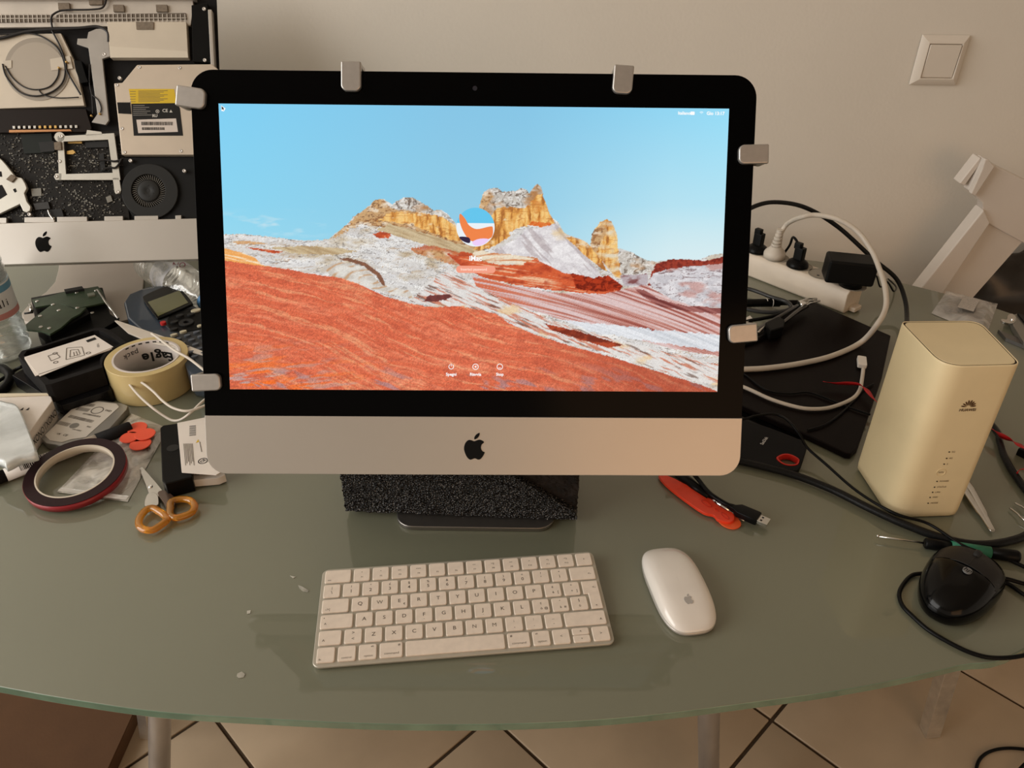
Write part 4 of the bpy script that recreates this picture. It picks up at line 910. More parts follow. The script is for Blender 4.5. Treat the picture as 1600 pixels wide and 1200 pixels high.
for nm, a, b_, lb_ in (('steel_hook', (1586,786), (1605,797), 'thin bright steel pick tip at the far right edge'), ('steel_probe', (1578,794), (1600,812), 'second thin steel pick just below the bright one')):
    o = MB().tube(crom([PZ(*a, .003), PZ((a[0]+b_[0])/2+1, (a[1]+b_[1])/2, .004), PZ(*b_, .005), PZ(b_[0]+40, b_[1]+22, .004)], 5), .0012, 8).build(nm, STEEL); tag(o, lb_, 'tool')

# clear bag on the far right and folding multitool
bagF = flat_frame((.72, 1.12, 0))
bg = thing('clear_plastic_bag', bagF, 'clear plastic bag with a printed white label at the back right table edge', 'bag')
c4 = [bagF.loc(*p, .004) for p in ((1456,487), (1542,522), (1560,472), (1480,452))]
def bag_surface(c4, amp, z0, seed, nu=24, nv=24):
    def fn(u, v):
        x = (c4[0][0]*(1-u)+c4[1][0]*u)*(1-v)+(c4[3][0]*(1-u)+c4[2][0]*u)*v; y = (c4[0][1]*(1-u)+c4[1][1]*u)*(1-v)+(c4[3][1]*(1-u)+c4[2][1]*u)*v
        n = float(fbm(np.array(x*45+seed), np.array(y*45.), seed, 3)); e = min(1, 8*u, 8*(1-u), 8*v, 8*(1-v))
        return (x, y, z0+amp*(n*.8+.2)*e)
    return MB().grid(fn, nu, nv)
bag_surface(c4, .010, .0008, 3).build('film', film('clear_film', (.72, .70, .68), .50, .15, .12), bg)
MB().prism(bagF.poly([(1496,480), (1521,487), (1530,470), (1506,462)], .011), .0112, .0116).build('printed_label', mat('label_grey', (.50, .46, .42), .7, 0, .25, 500), bg)
MB().prism(bagF.poly([(1474,476), (1535,496), (1534,499), (1500,490), (1474,481)], .004), .002, .004).build('dark_strip_inside', DARK, bg)
mt = thing('folding_tool', flatW, 'folding steel multitool at the right picture edge behind the router', 'tool')
MB().prism(crom2(flatW.poly([(1565,498),(1573,499),(1575,492),(1582,490),(1588,496),(1586,503),(1578,505),(1566,502)], .012), 3), .008, .012).build('hook_blade', STEEL, mt, bevel=.0005)
MB().prism(flatW.poly([(1578,492),(1590,490),(1640,512),(1640,548),(1600,535),(1583,508)], .011), .001, .011).build('handle', mat('tool_steel', (.30, .29, .27), .35, .8), mt, bevel=.001)
MB().prism(flatW.poly([(1590,489),(1640,506),(1640,530),(1600,502)], .014), .0112, .014).build('inner_scale', BLK, mt)
MB().lathe([(.0035, .010), (.0035, .014), (.0015, .015)], 16, (*flatW.loc(1583, 498, .014), 0)).build('pivot', CHROME, mt)
pg_ = MB().prism(flatW.poly([(1560,515),(1640,548),(1640,556),(1572,528)], .006), .0004, .006).build('steel_ruler', MATS['gunmetal']); tag(pg_, 'dark flat metal bar behind the router top, right edge', 'tool')

# ------------------------------------------------------------------ white chair and dark bag behind the table
chm = mat('white_lacquer', (.72, .66, .60), .3, 0, .03, 10)
yc = 1.355
FC = Frame(PY(1520, 400, yc), Vector((1, 0, 0)), Vector((0, 0, 1)), Vector((0, -1, 0)))
FCr = flat_frame((PY(1520, 400, yc).x, yc+.1, -.74))
ch = thing('white_chair', FCr, 'white lacquered chair leaning behind the right table corner', 'chair')
cp = lambda pts_: FC.poly(pts_, 0)
MB().prism(cp([(1537,246), (1555,258), (1640,300), (1640,402), (1543,349), (1535,331), (1535,317), (1522,305), (1513,298)]), -.022, .0).build('top_rail', chm, ch, FC, bevel=.003)
MB().prism(cp([(1535,246), (1540,246), (1550,258), (1520,304), (1513,300), (1530,262)]), -.001, .010).build('rail_end', chm, ch, FC, bevel=.002)
MB().prism(cp([(1533,247), (1539,250), (1509,292), (1501,288)]), -.03, -.004).build('rail_lip', chm, ch, FC, bevel=.002)
MB().prism(cp([(1535,325), (1545,347), (1475,452), (1400,560), (1352,560), (1440,444)]), -.024, .006).build('post', chm, ch, FC, bevel=.003)
MB().prism(cp([(1543,349), (1600,378), (1640,400), (1640,340), (1640,350), (1525,470), (1440,560), (1400,560), (1475,452)]) if False else cp([(1543,348), (1603,378), (1525,466), (1440,560), (1398,560)]), -.020, -.008).build('back_panel', chm, ch, FC)
bx_, bz_ = FC.loc(1400, 560)
lx = FC.w(bx_, 0, 0).x-.01; zt = FC.w(0, bz_, 0).z
MB().box(lx-.01, lx+.29, yc-.0, yc+.10, -.31, -.28).build('seat', chm, ch, W0, bevel=.003)
MB().tube([(lx+.01, yc+.012, zt+.01), (lx+.01, yc+.03, -.738)], .012, 12).build('leg', chm, ch, W0)
MB().tube([(lx+.26, yc+.05, -.30), (lx+.26, yc+.05, -.738)], .012, 12).build('leg', chm, ch, W0)
dbm = mat('dark_plastic_sack', (.035, .030, .026), .25, 0, .3, 12, .8, 18)
db = MB()
def sack(u, v):
    a = u*2*math.pi; ph = v*math.pi; n = float(fbm(np.array(u*9+3), np.array(v*7.), 8, 3))
    r_ = .17+.05*(n-.5)*2; p0 = PY(1600, 455, 1.40)
    return (p0.x+.035+r_*1.0*math.sin(ph)*math.cos(a), 1.415+.05*math.sin(ph)*math.sin(a), p0.z-.03+r_*math.cos(ph)*.62)
db.grid(sack, 32, 20); o = db.build('dark_sack', dbm); tag(o, 'crumpled dark plastic sack behind the white chair', 'bag')
bmx = bmesh.new(); bmx.from_mesh(o.data); bmesh.ops.remove_doubles(bmx, verts=bmx.verts, dist=1e-4); bmx.to_mesh(o.data); bmx.free()

# ------------------------------------------------------------------ second, opened all-in-one computer
F2 = face_frame((-.7096, 1.1131, .101), .547, .107)
p2 = thing('opened_computer', flat_frame((-.68, 1.22, 0), .107), 'opened silver all-in-one computer with exposed circuit boards at the left', 'computer')
hc2 = .063
MB().loft([[(x, y, z) for x, y in rrect(-.264+i, .264-i, 0+i, .402-i, .03-i*.3, 6)] for i, z in ((0, -.014), (0, -.020), (.05, -.034), (.12, -.044))], True).build('rear_shell', ALU, p2, F2)
MB().prism(rrect(-.264, .264, 0, hc2, 0, 6, (.012, .012, 0, 0)), -.014, .0).build('chin', ALU, p2, F2, bevel=.0012)
l1, l2 = apple_shape(.0235); cx, cy = F2.loc(68, 380, 0); cx += .0; 
MB().prism([(x+cx, y+cy) for x, y in l1], .0, .0004).prism([(x+cx, y+cy) for x, y in l2], .0, .0004).build('emblem', BLKG, p2, F2)['label'] = 'black bitten apple emblem'
rim = MB().box(.2585, .264, hc2, .38, -.014, .002).box(-.264, -.2585, hc2, .38, -.014, .002).box(-.24, .24, .396, .402, -.014, .002); rim.build('rim', ALU, p2, F2, bevel=.0008)
def Q(pts_, d0, d1_, name, m, bevel=.0006, label=None, parent=p2):
    o = MB().prism(F2.poly(pts_, d1_), d0, d1_).build(name, m, parent, F2, bevel=bevel)
    if label: o['label'] = label
    return o
cavm = mat('cavity_black', (.006, .005, .005), .6, 0, .3, 60, spec=.2)
Q([(-120,-10), (338,-10), (352,350), (-110,352)], -.013, -.011, 'inner_tray', cavm)
silv = mat('tray_silver', (.58, .53, .47), .4, .35, .08, 30)
shade = mat('beige_shield', (.60, .53, .43), .5, .1, .05, 20)
Q([(-100,-6), (300,-8), (302,8), (298,40), (-100,44)], -.011, -.006, 'upper_duct', silv)
# vent grille: real bars
gm = MB(); gb = mat('grille_brown', (.13, .105, .08), .7)
Q([(-60,24), (80,23), (82,34), (-60,36)], -.006, -.0045, 'vent_slot', gb); Q([(88,23), (290,20), (292,30), (88,34)], -.006, -.0045, 'vent_slot', gb)
for k in range(48):
    px = -40+k*7
    if 80 < px < 90: continue
    a_, b_ = F2.loc(px, 22, -.004), F2.loc(px+1, 35, -.004); gm.box(a_[0]-.0006, a_[0]+.0006, b_[1], a_[1], -.0045, -.0035)
a_ = F2.loc(0, 29, -.004); e_ = F2.loc(291, 26, -.004); gm.box(F2.loc(-60, 29, -.004)[0], e_[0], a_[1]-.0005, a_[1]+.0005, -.0045, -.0035)
o = gm.build('vent_grille', silv, p2, F2); o['kind'] = 'stuff'
for q_ in ([(90,4),(108,4),(109,15),(91,15)], [(176,7),(193,7),(194,18),(177,18)], [(243,7),(261,7),(262,18),(244,18)], [(138,-2),(160,-2),(160,7),(139,7)], [(212,34),(240,34),(240,46),(213,46)]):
    Q(q_, -.006 if q_[0][1] < 30 else .001, -.002 if q_[0][1] < 30 else .0025, 'foam_pad', BROWNPAD)
Q([(167,34), (291,34), (294,90), (172,90)], -.011, .001, 'power_shield', shade)
Q([(172,72), (293,80), (294,90), (172,90)], .001, .0014, 'shield_fold', mat('beige_light', (.66, .59, .48), .45), .0002)
Q([(299,8), (324,5), (331,98), (301,96)], -.011, -.001, 'speaker', BLK)
for px, py in ((319,14), (320,94), (187,122), (204,251), (288,267), (46,335), (163,85), (93,252), (88,276), (184,300), (96,213), (194,237)):
    x, y = F2.loc(px, py, .0); MB().lathe([(.0027, -.004), (.0027, .0008), (.0020, .0012), (.0014, .0006), (.0002, .0006)], 12, (x, y, 0)).build('screw', ALU_D, p2, F2)
# hard drive area with round cover and aerial wires
Q([(-70,55), (95,52), (118,100), (132,165), (-70,172)], -.011, -.004, 'drive_shield', shade)
hx, hy = F2.loc(58, 108, -.003); MB().prism(circ(hx, hy, .047, 48), -.004, -.0030).build('round_cover', mat('warm_grey', (.33, .29, .24), .4, .2), p2, F2)
MB().prism(circ(hx, hy, .040, 48), -.0030, -.0024).build('round_inner', mat('warm_grey_light', (.40, .35, .29), .4, .2), p2, F2)
wire = mat('wire_black', (.010, .008, .008), .4)
def wire2(pts_, r_, d_=-.001, m=wire, name='wire'):
    P = crom([(*F2.loc(px, py, d_), d_) for px, py in pts_], 7); return MB().tube(P, r_, 8).build(name, m, p2, F2)
wire2([(-40,62), (0,60), (40,50), (80,46), (125,44), (152,42), (168,50), (170,66)], .0026)
wire2([(-40,58), (30,52), (60,55), (85,70), (97,88), (102,110), (97,130), (80,144), (55,150), (30,143), (10,120), (4,100)], .0012)
wire2([(80,46), (85,55), (95,75), (103,100), (105,112), (120,138), (126,148)], .0013); wire2([(8,103), (20,122), (38,136), (58,140), (78,135), (90,120), (92,105)], .0010)
wire2([(82,45), (80,30), (84,22), (100,16), (140,15), (160,12), (166,0)], .0014); wire2([(60,140), (68,148), (90,153), (123,152)], .0009); wire2([(143,148), (153,156), (158,168), (157,176)], .0009, .002); wire2([(140,100), (140,130), (144,152), (145,178)], .0009, .001)
Q([(78,92),(109,87),(114,107),(80,110)], -.003, -.0015, 'tape_patch', mat('clear_tape', (.58, .52, .43), .25), .0002); Q([(4,95),(18,94),(18,106),(6,108)], -.003, -.0015, 'tape_patch', MATS['clear_tape'], .0002)
gold = mat('brass', (.62, .40, .14), .3, .8)
for px, py in ((104,97), (92,106), (143,181), (156,178)):
    x, y = F2.loc(px, py, .002); MB().lathe([(.0016, -.002), (.0016, .0035), (.0008, .004)], 10, (x, y, 0)).build('wire_terminal', gold, p2, F2)
brk = mat('zinc_bracket', (.40, .375, .345), .4, .5, .05, 40)
Q([(150,45), (164,44), (168,50), (172,88), (160,92), (170,188), (165,195), (143,191), (152,178), (138,75), (120,69), (121,60), (136,60), (138,50)], -.004, .0005, 'drive_bracket', brk)
Q([(115,94), (127,95), (134,118), (138,128), (126,130), (118,110)], -.010, .003, 'cable_socket', BLK)
Q([(-70,172), (134,170), (143,200), (140,206), (-70,208)], -.011, -.001, 'power_supply_cover', mat('brown_black', (.013, .008, .006), .4, spec=.2))
for k in range(13):
    x, y = F2.loc(22+k*8.1, 199-.1*k, .001); MB().box(x-.0018, x+.0018, y-.0022, y+.0022, -.003, .0015).build('contact_clip', gold if 5 <= k <= 8 else STEEL, p2, F2, bevel=.0004)
Q([(14,203), (110,202), (112,205), (14,207)], -.004, .001, 'copper_strip', mat('copper', (.45, .22, .10), .4, .7), .0002)
Q([(-90,206), (188,204), (203,346), (-84,350)], -.011, -.008, 'logic_board', mat('board_black', (.010, .008, .006), .45, 0, .5, 120, spec=.2))
rnd = random.Random(11)
cmp_m = [mat('chip_black', (.022, .020, .018), .35), mat('component_grey', (.20, .19, .165), .4, .4), mat('component_tan', (.13, .115, .085), .45)]
mbs = [MB(), MB(), MB()]
for k in range(1500):
    px, py = rnd.uniform(-20, 198), rnd.uniform(209, 344)
    if rnd.random() < .5: px = rnd.gauss(rnd.choice((70, 75, 130, 150, 120, 170, 30)), 11); py = rnd.gauss(rnd.choice((240, 300, 322, 255, 250, 335, 225)), 9)
    if py > 343 or py < 208 or px > 197: continue
    x, y = F2.loc(px, py, -.008); s_ = rnd.uniform(.0003, .0010); t = rnd.choice((0, 0, 0, 1, 2, 1, 0)); a_ = rnd.choice((1, 1.8, .6)); mbs[t].box(x-s_*a_, x+s_*a_, y-s_, y+s_, -.008, -.008+rnd.uniform(.0006, .0014))
for k in range(9):
    for j in range(2):
        x, y = F2.loc(112+k*4.2+j*3, 304+k*2.7-j*4, -.008); mbs[1].box(x-.0009, x+.0009, y-.0009, y+.0009, -.008, -.0068)
for t, nm in enumerate(('black_chips', 'grey_components', 'tan_components')):
    o = mbs[t].build(nm, cmp_m[t], p2, F2); o['kind'] = 'stuff'
for q_, m_, h_ in (([(106,220),(128,220),(128,224),(106,224)], gold, .003), ([(104,236),(114,234),(118,238),(114,241),(104,241)], gold, .003), ([(133,222),(168,220),(169,230),(134,231)], DARK, .004), ([(155,240),(162,240),(165,266),(158,267)], DARK, .003),
                   ([(48,295),(64,294),(65,306),(50,307)], cmp_m[1], .002), ([(165,308),(173,305),(176,314),(168,317)], cmp_m[1], .003), ([(52,318),(75,315),(78,326),(55,328)], cmp_m[0], .004), ([(78,328),(96,326),(100,340),(80,342)], DARK, .005), ([(60,222),(84,220),(85,236),(64,238)], DARK, .005), ([(32,210),(80,208),(84,238),(38,240)], mat('felt_dark', (.018, .022, .020), .9), .003)):
    Q(q_, -.008, -.008+h_, 'chip', m_, .0002)
fr_m = mat('silver_bracket', (.60, .58, .52), .35, .5, .04, 40)
fr = MB()
fr.prism(F2.poly([(98,213), (134,211), (136,203), (158,206), (159,209), (177,208), (181,213), (184,262), (189,298), (184,303), (179,302), (176,279), (92,281), (85,278), (85,273), (92,270), (95,272), (90,222), (86,216), (91,210)], 0) , -.003, .0)
outr = [(90,213), (178,208), (188,281), (92,281)]; innr = [(99,221), (169,218), (176,270), (103,272)]
fr2 = MB().ring(F2.poly(outr, 0), F2.poly(innr, 0), -.003, 0)
fr2.prism(F2.poly([(134,212), (136,203), (158,206), (160,210)], 0), -.003, 0); fr2.prism(F2.poly([(176,278), (186,278), (189,297), (187,302), (181,303), (179,300)], 0), -.003, 0); fr2.prism(F2.poly([(96,281), (87,281), (84,276), (87,271), (96,271)], 0), -.003, 0); fr2.prism(circ(*F2.loc(93, 214, 0), .0075, 16), -.003, 0)
fr2.build('card_frame', fr_m, p2, F2)
Q([(84,222),(95,221),(96,234),(85,234)], 0, .003, 'foam_pad', BROWNPAD)
wire2([(150,252), (165,250), (178,252), (188,250)], .0015, .002); wire2([(160,264), (172,262), (180,262), (186,256), (190,248)], .0015, .002)
lb2 = [(-60,235), (-10,240), (3,250), (10,258), (24,276), (34,278), (39,286), (42,294), (38,302), (42,315), (48,323), (47,329), (42,332), (36,330), (31,319), (0,334), (-60,352)]
Q(lb2, -.004, .002, 'heatsink_bracket', fr_m, .001); Q([(-30,290), (3,289), (11,304), (0,311), (-30,320)], .002, .0024, 'bracket_window', cavm, 0); Q([(9,280),(17,272),(25,277),(18,285)], .002, .005, 'foam_pad', BROWNPAD); Q([(-30,262),(2,268),(3,276),(-30,276)], .002, .0024, 'bracket_window', cavm, 0); Q([(20,296),(24,294),(26,299),(23,301)], .002, .0024, 'bracket_window', cavm, 0)
# optical drive
od = Q([(214,101), (331,100), (345,112), (352,242), (190,242), (178,130), (191,129)], -.009, .003, 'optical_drive', mat('drive_steel', (.62, .53, .43), .38, .35, .03, 30), .0012)
def Q2(pts_, h_, name, m, b=0.): return MB().prism(F2.poly(pts_, .003+h_), .003, .003+h_).build(name, m, od, F2, bevel=b)
Q2([(201,139), (272,139), (276,161), (205,162)], .0003, 'yellow_label', mat('label_yellow', (.68, .46, .02), .5)); Q2([(205,162), (276,161), (281,169), (286,212), (209,212)], .0003, 'black_label', mat('label_black', (.012, .011, .010), .5, spec=.25)); Q2([(213,187), (275,185), (278,206), (216,208)], .0005, 'serial_label', mat('label_white', (.66, .58, .52), .5)); Q2([(183,160), (203,160), (205,178), (185,177)], .0008, 'black_tape', BLKM)
tl = MB()
for r_ in range(9):
    a_, b_ = F2.loc(216, 142.2+r_*2.1, .0034), F2.loc(262-(r_ % 3)*6, 142.2+r_*2.1, .0034); tl.box(a_[0], b_[0], a_[1]-.0003, a_[1]+.0003, .0033, .0035)
for r_ in range(5):
    a_, b_ = F2.loc(203, 143+r_*4, .0034), F2.loc(212, 143+r_*4, .0034); tl.box(a_[0], b_[0], a_[1]-.0003, a_[1]+.0003, .0033, .0035)
tl.build('warning_lines', INKG, od, F2)
tl = MB()
for r_ in range(6):
    a_, b_ = F2.loc(208, 165+r_*3, .0034), F2.loc(226+(r_*7) % 12, 165+r_*3, .0034); tl.box(a_[0], b_[0], a_[1]-.0003, a_[1]+.0003, .0033, .0035)
tl.build('small_print', mat('print_grey', (.35, .33, .3), .5), od, F2)
wp = mat('print_white', (.6, .57, .52), .5)
x, y = F2.loc(258, 173, .0035); text('CE', .0068, wp, od, F2, x, y, .0036, .107*0, bold=.02); x, y = F2.loc(242, 181, .0035); text('RU', .006, wp, od, F2, x, y, .0036, bold=.03); x, y = F2.loc(246, 174, .0035); MB().ring(circ(x, y, .0027, 16), circ(x, y, .0020, 16), .0033, .0035).prism(circ(x, y, .0009, 10), .0033, .0035).build('round_mark', wp, od, F2); x, y = F2.loc(267, 173.5, .0035); MB().prism([(x-.0024, y-.002), (x+.0024, y-.002), (x, y+.002)], .0033, .0035).build('triangle_mark', wp, od, F2)
bc = MB(); rb_ = random.Random(5)
for row_, (xa_, xb_, yy, hh2) in enumerate(((221, 270, 193, .0026), (222, 256, 201, .0020))):
    px = xa_
    while px < xb_:
        w_ = rb_.choice((.5, .8, 1.2)); a_, b_ = F2.loc(px, yy, .0036), F2.loc(px+w_, yy, .0036); bc.box(a_[0], b_[0], a_[1]-hh2, a_[1]+hh2, .0034, .0037); px += w_+rb_.choice((.5, .8))
bc.build('barcode', INK, od, F2)
for px, py in ((218,105), (281,106), (183,133), (191,201), (195,238), (283,236)):
    x, y = F2.loc(px, py, .003); MB().lathe([(.0026, .002), (.0024, .0036), (.0016, .0038), (.0010, .0033), (.0002, .0033)], 12, (x, y, 0)).build('screw', ALU_D, od, F2)
# fan
Q([(192,246), (352,244), (356,346), (212,346), (196,320)], -.011, -.006, 'fan_tray', mat('fan_tray_black', (.008, .008, .008), .55, spec=.2))
fcx, fcy = F2.loc(232, 298, -.002)
fh = MB().ring(circ(fcx+.002, fcy-.001, .042, 48), circ(fcx, fcy, .0250, 48), -.006, -.001).build('fan_housing', mat('fan_grey', (.020, .020, .019), .5, spec=.25), p2, F2, bevel=.001)
bl = MB()
for k in range(44):
    a_ = 2*math.pi*k/44; c_, s_ = math.cos(a_), math.sin(a_); c2, s2 = math.cos(a_+.12), math.sin(a_+.12)
    o = MB().add; bl.prism([(fcx+.0172*c_, fcy+.0172*s_), (fcx+.0245*c2, fcy+.0245*s2), (fcx+.0245*math.cos(a_+.15), fcy+.0245*math.sin(a_+.15)), (fcx+.0172*math.cos(a_+.04), fcy+.0172*math.sin(a_+.04))], -.008, -.003)
o = bl.build('fan_blades', mat('blade_grey', (.16, .15, .13), .5), fh, F2); o['kind'] = 'stuff'
MB().lathe([(.0165, -.008), (.0165, -.0022), (.015, -.0012), (.004, -.0010), (.003, -.0016)], 40, (fcx, fcy, 0)).build('fan_hub', mat('hub_grey', (.024, .024, .023), .5, spec=.25), fh, F2)
hd = MB()
for k in range(6): hd.prism(circ(fcx+.008*math.cos(k*math.pi/3+.5), fcy+.008*math.sin(k*math.pi/3+.5), .0010, 10), -.0012, -.0006)
hd.build('hub_holes', INK, fh, F2)
# tabs on the chin edge
for x0_, x1_ in ((-60, 10), (38, 85), (89, 136), (163, 192), (210, 247), (274, 283)):
    ym_ = 345-(x0_*.012); Q([(x0_, ym_-5), (x1_, ym_-5.5), (x1_, ym_+3), (x0_, ym_+3)], -.006, -.0006, 'edge_tab', ALU, .0004)
wire2([(75,328), (78,336), (84,343)], .0012, 0, STEEL, 'metal_clip')
# stand
sA = [PZ(55,470,0), PZ(225,486,0)]
neckm = mat('stand_satin', (.58, .52, .46), .4, .3, .02, 20)
ctr = F2.w(0, .10, -.035)
cxs = -.667
def nrow(y, z, wl, wr, t=.009): return [(cxs-wl, y, z), (cxs+wr, y, z), (cxs+wr, y+t, z+.002), (cxs-wl, y+t, z+.002)]
fl_, fr_ = PZ(93, 403, .006), PZ(226, 398, .006); cxs = (fl_.x+fr_.x)/2; hwn = (fr_.x-fl_.x)/2; yb2 = max(fl_.y, fr_.y)
yb2 = min(yb2, 1.40)
MB().loft([nrow(yb2-.02, .003, hwn, hwn), nrow(yb2, .02, hwn, hwn), nrow(yb2-.01, .10, hwn*.95, hwn*.95), nrow((yb2+ctr.y)/2, .18, hwn*.9, hwn*.9), nrow(ctr.y-.005, ctr.z, hwn*.9, hwn*.9)], True, False).build('stand_neck', neckm, p2, W0, bevel=.002)
fpx = [PZ(*p, .006) for p in ((226,402), (225,430), (222,462), (219,484), (208,497), (190,501), (60,506), (38,502), (33,490), (46,474), (72,456), (86,440), (91,422), (93,406))]
MB().prism([(p.x, min(p.y, yb2-.003)) for p in fpx], .0004, .006).build('stand_foot', neckm, p2, W0, bevel=.0015)

# ------------------------------------------------------------------ bottles
petm = film('bottle_plastic', (.80, .84, .82), .07, .03, .14, 60, .25)
def bottle(F, H, r, ribs, name_label):
    t = thing('water_bottle', F, name_label, 'bottle')
    prof = [(r*.55, .004), (r*.85, .001), (r, .008)]
    z = .012
    while z < H*.66:
        prof += [(r, z), (r*(1-ribs*1.6), z+.005), (r, z+.010)] if not (H*.25 < z < H*.45) else [(r*.985, z), (r*.985, z+.010)]
        z += .011
    prof += [(r*.97, H*.70), (r*.80, H*.79), (r*.52, H*.88), (r*.38, H*.91), (r*.38, H*.955)]
    MB().lathe(prof, 40).build('bottle_body', petm, t)
    MB().lathe([(r*.42, H*.955), (r*.43, H*.958), (r*.43, H*.995), (r*.40, H)], 24).build('cap', mat('blue_cap', (.10, .28, .55), .4), t)
    return t
cB = PZ(8, 552, 0); H_, r_b = .245, .038
FB = Frame(Vector((cB.x, cB.y, .0005)), Vector((1, 0, 0)), Vector((0, 1, 0)), Vector((0, 0, 1)))
tb_ = bottle(FB, H_, r_b, .05, 'standing clear water bottle with a pale label at the left edge')
MB().lathe([(r_b*.94, .010), (r_b*.93, H_*.30), (r_b*.93, H_*.60)], 40).build('water', film('water_fill', (.78, .84, .80), .14, .03, .08, 30, .3), tb_)
lab = MB().lathe([(r_b*1.0, H_*.27), (r_b*1.003, H_*.275), (r_b*1.003, H_*.475), (r_b*1.0, H_*.48)], 40, cap=False).build('bottle_label', mat('label_pale', (.66, .70, .72), .5), tb_)
MB().lathe([(r_b*1.005, H_*.43), (r_b*1.006, H_*.47)], 40, cap=False).build('label_band', mat('label_blue', (.12, .30, .45), .5), tb_); MB().lathe([(r_b*1.005, H_*.275), (r_b*1.006, H_*.31)], 40, cap=False).build('label_stripe', mat('label_pink', (.55, .25, .24), .5), tb_)
for k, ch_ in enumerate('ndiali'):
    a_ = math.radians(-61+k*9.5); pos = FB.w(r_b*1.012*math.cos(a_), r_b*1.012*math.sin(a_), H_*.365)
    Fx = Frame(pos, Vector((-math.sin(a_), math.cos(a_), 0)), Vector((0, 0, 1)), Vector((math.cos(a_), math.sin(a_), 0)))
    text(ch_, .0155, INK, tb_, Fx, 0, 0, .0005, 0)
a_, b_ = PZ(236, 408, .034), PZ(326, 474, .034); dv = (b_-a_).normalized()
FB2 = Frame(a_, Vector((0, 0, 1)).cross(dv).normalized(), Vector((0, 0, 1)), dv)
FB2 = Frame(a_, Vector((0, 0, 1)), dv.cross(Vector((0, 0, 1))), dv)
tb2 = bottle(FB2, .215, .033, .06, 'empty water bottle lying behind the label printer')
MB().lathe([(.0335, .075), (.0335, .125)], 32, cap=False).build('bottle_label', film('label_clear', (.70, .72, .80), .55, .1, .1), tb2); 
Fx = Frame(FB2.w(.0338*.5, -.0338*.866, .10), dv, Vector((0, 0, 1)), dv.cross(Vector((0, 0, 1))))
text('NO', .014, mat('print_maroon', (.25, .03, .06), .5), tb2, Frame(PZ(280, 415, .066), Vector((1, 0, 0)), Vector((0, .8, .6)), Vector((0, -.6, .8))), 0, 0, .001, 0)

# ------------------------------------------------------------------ left desk clutter
def push(poly, c_, r_):
    P = []
    for i in range(len(poly)):
        a, b = poly[i-1], poly[i]
        for k in range(6): P.append((a[0]+(b[0]-a[0])*(k+1)/6, a[1]+(b[1]-a[1])*(k+1)/6))
    Q_ = []
    for x, y in P:
        dx, dy = x-c_[0], y-c_[1]; L = math.hypot(dx, dy)
        if L < r_: x, y = c_[0]+dx/L*r_, c_[1]+dy/L*r_
        Q_.append((x, y))
    return Q_
rc_ = PZ(229, 556, .048); rc_ = (rc_.x, rc_.y)
# black tray stack with leaflets
t1 = thing('flat_black_box', flatW, 'thin glossy black product box under the tray of leaflets', 'box')
MB().prism(push(flatW.poly([(19,586), (60,562), (190,507), (236,545), (216,590), (165,612), (97,634)], .020), rc_, .0555), .0006, .020).build('box_body', mat('box_black', (.006, .006, .007), .25, spec=.3), t1, bevel=.0012)
x, y = flatW.loc(163, 597, .02)
text('WD', .012, mat('olive_print', (.25, .22, .05), .5), t1, Frame(PZ(163, 606, .010)+Vector((.001, -.004, 0)), Vector((.93, .36, 0)), Vector((0, 0, 1)), Vector((.36, -.93, 0))), 0, 0, .001)
t2 = thing('black_tray', flatW, 'open black plastic tray holding folded white leaflets', 'tray')
outl = flatW.poly([(28,556), (34,548), (60,541), (150,512), (160,511), (172,516), (212,545), (200,561), (80,600), (70,601)], .048); outl = push(outl, rc_, .0555)
MB().prism(outl, .0204, .040).build('tray_body', BLKM, t2, bevel=.003)
cxy = (sum(p[0] for p in outl)/len(outl), sum(p[1] for p in outl)/len(outl)); inl = [(cxy[0]+(x-cxy[0])*.90, cxy[1]+(y-cxy[1])*.86) for x, y in outl]
MB().ring(outl, inl, .0396, .048).build('tray_rim', BLKM, t2, bevel=.001)
lf = thing('leaflet', flatW, 'folded white instruction leaflets with line drawings on the black tray', 'leaflet')
L4 = [(38,558), (148,523.5), (177,542), (62,588)]
MB().prism(flatW.poly([(40,561), (150,527), (172,547), (58,587)], .0485), .0482, .0488).build('sheet', PAPER, lf); MB().prism(flatW.poly([(38,560), (149,525), (175,545), (55,588)], .0490), .0489, .0494).build('sheet', PAPER, lf)
MB().prism(flatW.poly(L4, .0500), .0496, .0501).build('sheet', PAPER, lf)
FLf = Frame(PZ(107, 553, .0502), *[v.normalized() for v in (lambda a_, b_: (a_, Vector((0, 0, 1)).cross(a_), Vector((0, 0, 1))))((PZ(177, 542, .05)-PZ(62, 588, .05)).normalized(), 0)])
dr = MB()
def lineseg(m, F, p, q_, z, w_=.0004):
    a_, b_ = Vector(F.loc(*p, z)), Vector(F.loc(*q_, z)); n_ = (b_-a_).normalized(); n_ = Vector((-n_.y, n_.x))*w_/1
    m.prism([tuple(a_-n_), tuple(b_-n_), tuple(b_+n_), tuple(a_+n_)], z, z+.00015)
for p, q_ in (((104,544),(128,542)), ((128,542),(132,555)), ((132,555),(103,562)), ((103,562),(104,544)), ((110,547),(122,546)), ((122,546),(125,553)), ((110,547),(109,558)), ((109,558),(125,554)), ((75,556),(88,552)), ((88,552),(94,558)), ((94,558),(80,564)), ((80,564),(75,556)), ((60,585),(176,546)), ((115,550),(116,556)), ((119,549),(121,555))): lineseg(dr, flatW, p, q_, .0503)
for px, py in ((86,552), (138,551.5), (87,566)):
    c_ = flatW.loc(px, py, .0503); dr.ring(circ(*c_, .0032, 14), circ(*c_, .0022, 14), .0502, .0504)
dr.build('line_drawing', INKG, lf)
MB().prism(flatW.poly([(134,532), (148,527), (151,530), (137,535)], .0503), .0502, .0504).build('black_stamp', INK, lf)
text('M-001', .0045, INKG, lf, flatW, *flatW.loc(153, 540, .0503), .0504, math.radians(-60))
